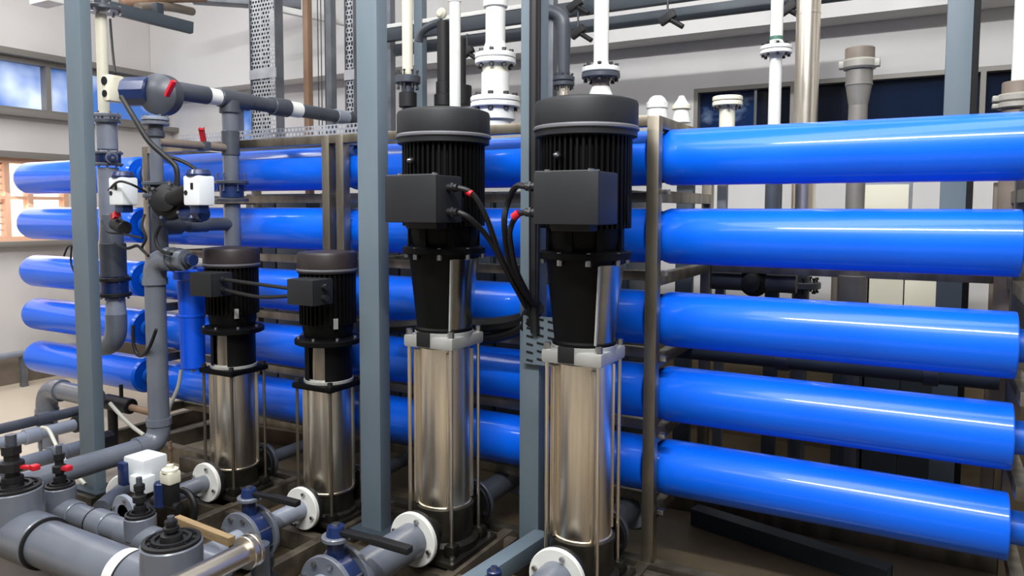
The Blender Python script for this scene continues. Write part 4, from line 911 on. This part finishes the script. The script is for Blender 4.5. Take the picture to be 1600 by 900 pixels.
# extra low beams on floor left/centre
for k, (a_, b_, m, lb) in enumerate((((180, 668), (330, 628), 'skid', 'dark steel beam on the floor behind the thick bent pipe'), ((190, 690), (400, 640), 'skid', 'second dark floor beam behind the small pumps'), ((400, 660), (480, 672), 'brown', 'rusty red-brown bar on the floor between the small pumps'))):
    p0, p1 = atZ(*a_, .12), atZ(*b_, .12); t = thing('floor_beam', lb, 'beam', (p0.x, p0.y, 0)); MB().bar((p0.x, p0.y, .05), (p1.x, p1.y, .05), .05, .1, .003).build('beam', m, t)
p = atZ(267, 715, .1); t = thing('anchor_stud', 'rusty threaded stud standing on the floor before the first small pump', 'stud', (p.x, p.y, 0)); MB().cyl((p.x, p.y, 0), (p.x, p.y, .2), .008, n=8).build('rod', 'brown', t); MB().cyl((p.x, p.y, .15), (p.x, p.y, .165), .016, n=6).build('nut', 'brown', t)

# ------------------------------------------------------------------ power cables
g1 = V((X1+.055+.183, YPU-.25, ZS+1.585)); g2 = g1-V((0, 0, .095))
cable([g1, atY(738, 303, 2.45), atY(760, 340, 2.5), atY(782, 400, 2.6), atY(812, 455, 2.72), atY(832, 490, 2.79)], .011, 'upper black power cable from the left tall pump')
cable([g2, atY(735, 342, 2.45), atY(765, 375, 2.55), atY(795, 430, 2.65), atY(822, 480, 2.76)], .011, 'lower black power cable from the left tall pump')
for k, (g, z) in enumerate(((g1, 0), (g2, 0))):
    pass
p = spline([g1, atY(738, 303, 2.45)], 4)[3]; t = thing('red_tape', 'red tape ring around the upper left pump cable', 'tape', tuple(p)); MB().cyl(p-V((.012, 0, -.006)), p+V((.012, 0, -.006)), .0135, n=12).build('ring', 'red', t)
h1 = V((X2+.055-.183, YPU-.25, ZS+1.585)); h2 = h1-V((0, 0, .095))
cable([h1, atY(806, 292, 2.45), atY(793, 318, 2.5), atY(788, 350, 2.5), atY(795, 405, 2.6), atY(815, 450, 2.7), atY(836, 478, 2.78)], .012, 'upper black power cable from the right tall pump')
cable([h2, atY(810, 335, 2.45), atY(800, 350, 2.5), atY(797, 372, 2.52), atY(806, 420, 2.6), atY(826, 462, 2.72)], .011, 'lower black power cable from the right tall pump')
p = atY(806, 336, 2.44); t = thing('red_tape', 'red tape ring around the lower right pump cable', 'tape', tuple(p)); MB().cyl(p-V((.012, 0, .008)), p+V((.012, 0, .008)), .015, n=12).build('ring', 'red', t)
cable([atY(835, -30, 2.79), atY(834, 200, 2.79), atY(834, 440, 2.79), atY(836, 520, 2.79)], .021, 'thick black cable bundle hanging down the middle column')
cable([atY(841, -30, 2.80), atY(840, 250, 2.80), atY(838, 480, 2.79)], .013, 'thinner black cable beside the hanging bundle')
cable([atY(840, 480, 2.80), atY(815, 500, 2.86), atY(760, 508, 2.9), atY(700, 505, 2.92), atY(640, 510, 2.93), atY(606, 512, 2.93)], .034, 'black cable bundle running level behind the left tall pump')
cable([atY(836, 500, 2.80), atY(800, 520, 2.88), atY(750, 530, 2.92), atY(690, 528, 2.93)], .025, 'lower black cable bundle behind the left tall pump')
k1 = V((XS1+.165, YPU-.18, ZS+1.15)); k2 = V((XS2-.03, YPU-.18, ZS+1.13))
cable([k1, k1.lerp(k2, .35)+V((0, 0, .0)), k2], .009, 'upper cable between the two small pump motors')
cable([k1-V((0, 0, .05)), k1.lerp(k2, .5)-V((0, 0, .06)), k2-V((0, 0, .03))], .009, 'lower cable between the two small pump motors')
# slotted bracket on the middle column
p = atY(838, 535, 2.76); t = thing('slotted_bracket', 'slotted grey cable bracket bolted to the middle column', 'bracket', tuple(p))
W, H = .17, .21
pl = MB().box(p.x, 2.80, p.z, W, .006, H, .002).build('plate', 'column', t)
for k in range(6):
    for sx in (-1, 0, 1): MB().box(p.x+sx*W*.3, 2.796, p.z-H*.42+k*H*.165+(.008 if sx == 0 else 0), .032, .003, .009, .001, Matrix.Rotation(.15, 3, 'Y')).build('slot', 'slot', pl)

# ------------------------------------------------------------------ lights
def area(name, loc, target, sx, sy, power, col=(1, 1, 1)):
    l = bpy.data.lights.new(name, 'AREA'); l.shape = 'RECTANGLE'; l.size = sx; l.size_y = sy; l.energy = power; l.color = col
    o = bpy.data.objects.new(name, l); COL.objects.link(o); o.location = loc
    o.rotation_euler = (V(target)-V(loc)).to_track_quat('-Z', 'Y').to_euler(); return o
area('streak_light', (-.6, .0, 4.4), (-.9, 2.9, 1.1), 2.8, .10, 235, (.98, .99, 1))  # unseen strip standing in for front windows, narrowed for the tube highlights
area('streak_light_left', (-4.4, -.2, 4.4), (-3.6, 2.8, .9), 1.6, .09, 60, (.98, .99, 1))  # second unseen strip, added for highlights on the left tubes
area('overhead_light', (-.6, 1.9, 4.5), (-.8, 2.2, 0), 4.6, 1.2, 95, (.99, .99, 1))
area('overhead_light_left', (-4.6, 1.9, 4.5), (-4.4, 2.3, 0), 2.6, 1.0, 62, (.99, .99, 1))
area('front_floor_fill', (-1.2, -1.4, 4.45), (-1.2, -1.4, 0), 5, 1.2, 95, (1, .97, .93))  # added lamp; brightens the front floor so the pump sleeves reflect it
area('back_wall_fill', (-1.2, 4.2, 4.5), (-1.2, 4.4, 0), 7, .6, 30)  # unseen fill lamp that brightens the back wall
area('left_floor_light', (-6.2, 2.6, 4.4), (-6.0, 2.8, 0), .5, 2, 38)
area('left_window_light', (XL+.3, 3.6, 2.0), (-5.6, 2.6, 0), 1.6, 1.2, 16, (1, .96, .92))
w = bpy.data.worlds.new('world'); scene.world = w; w.use_nodes = True
w.node_tree.nodes['Background'].inputs[0].default_value = (.9, .95, 1, 1); w.node_tree.nodes['Background'].inputs[1].default_value = .16

for o in list(COL.objects):
    if '_org' in o: del o['_org']
    if o.parent is not None and 'label' in o and not o.get('keep'): del o['label']
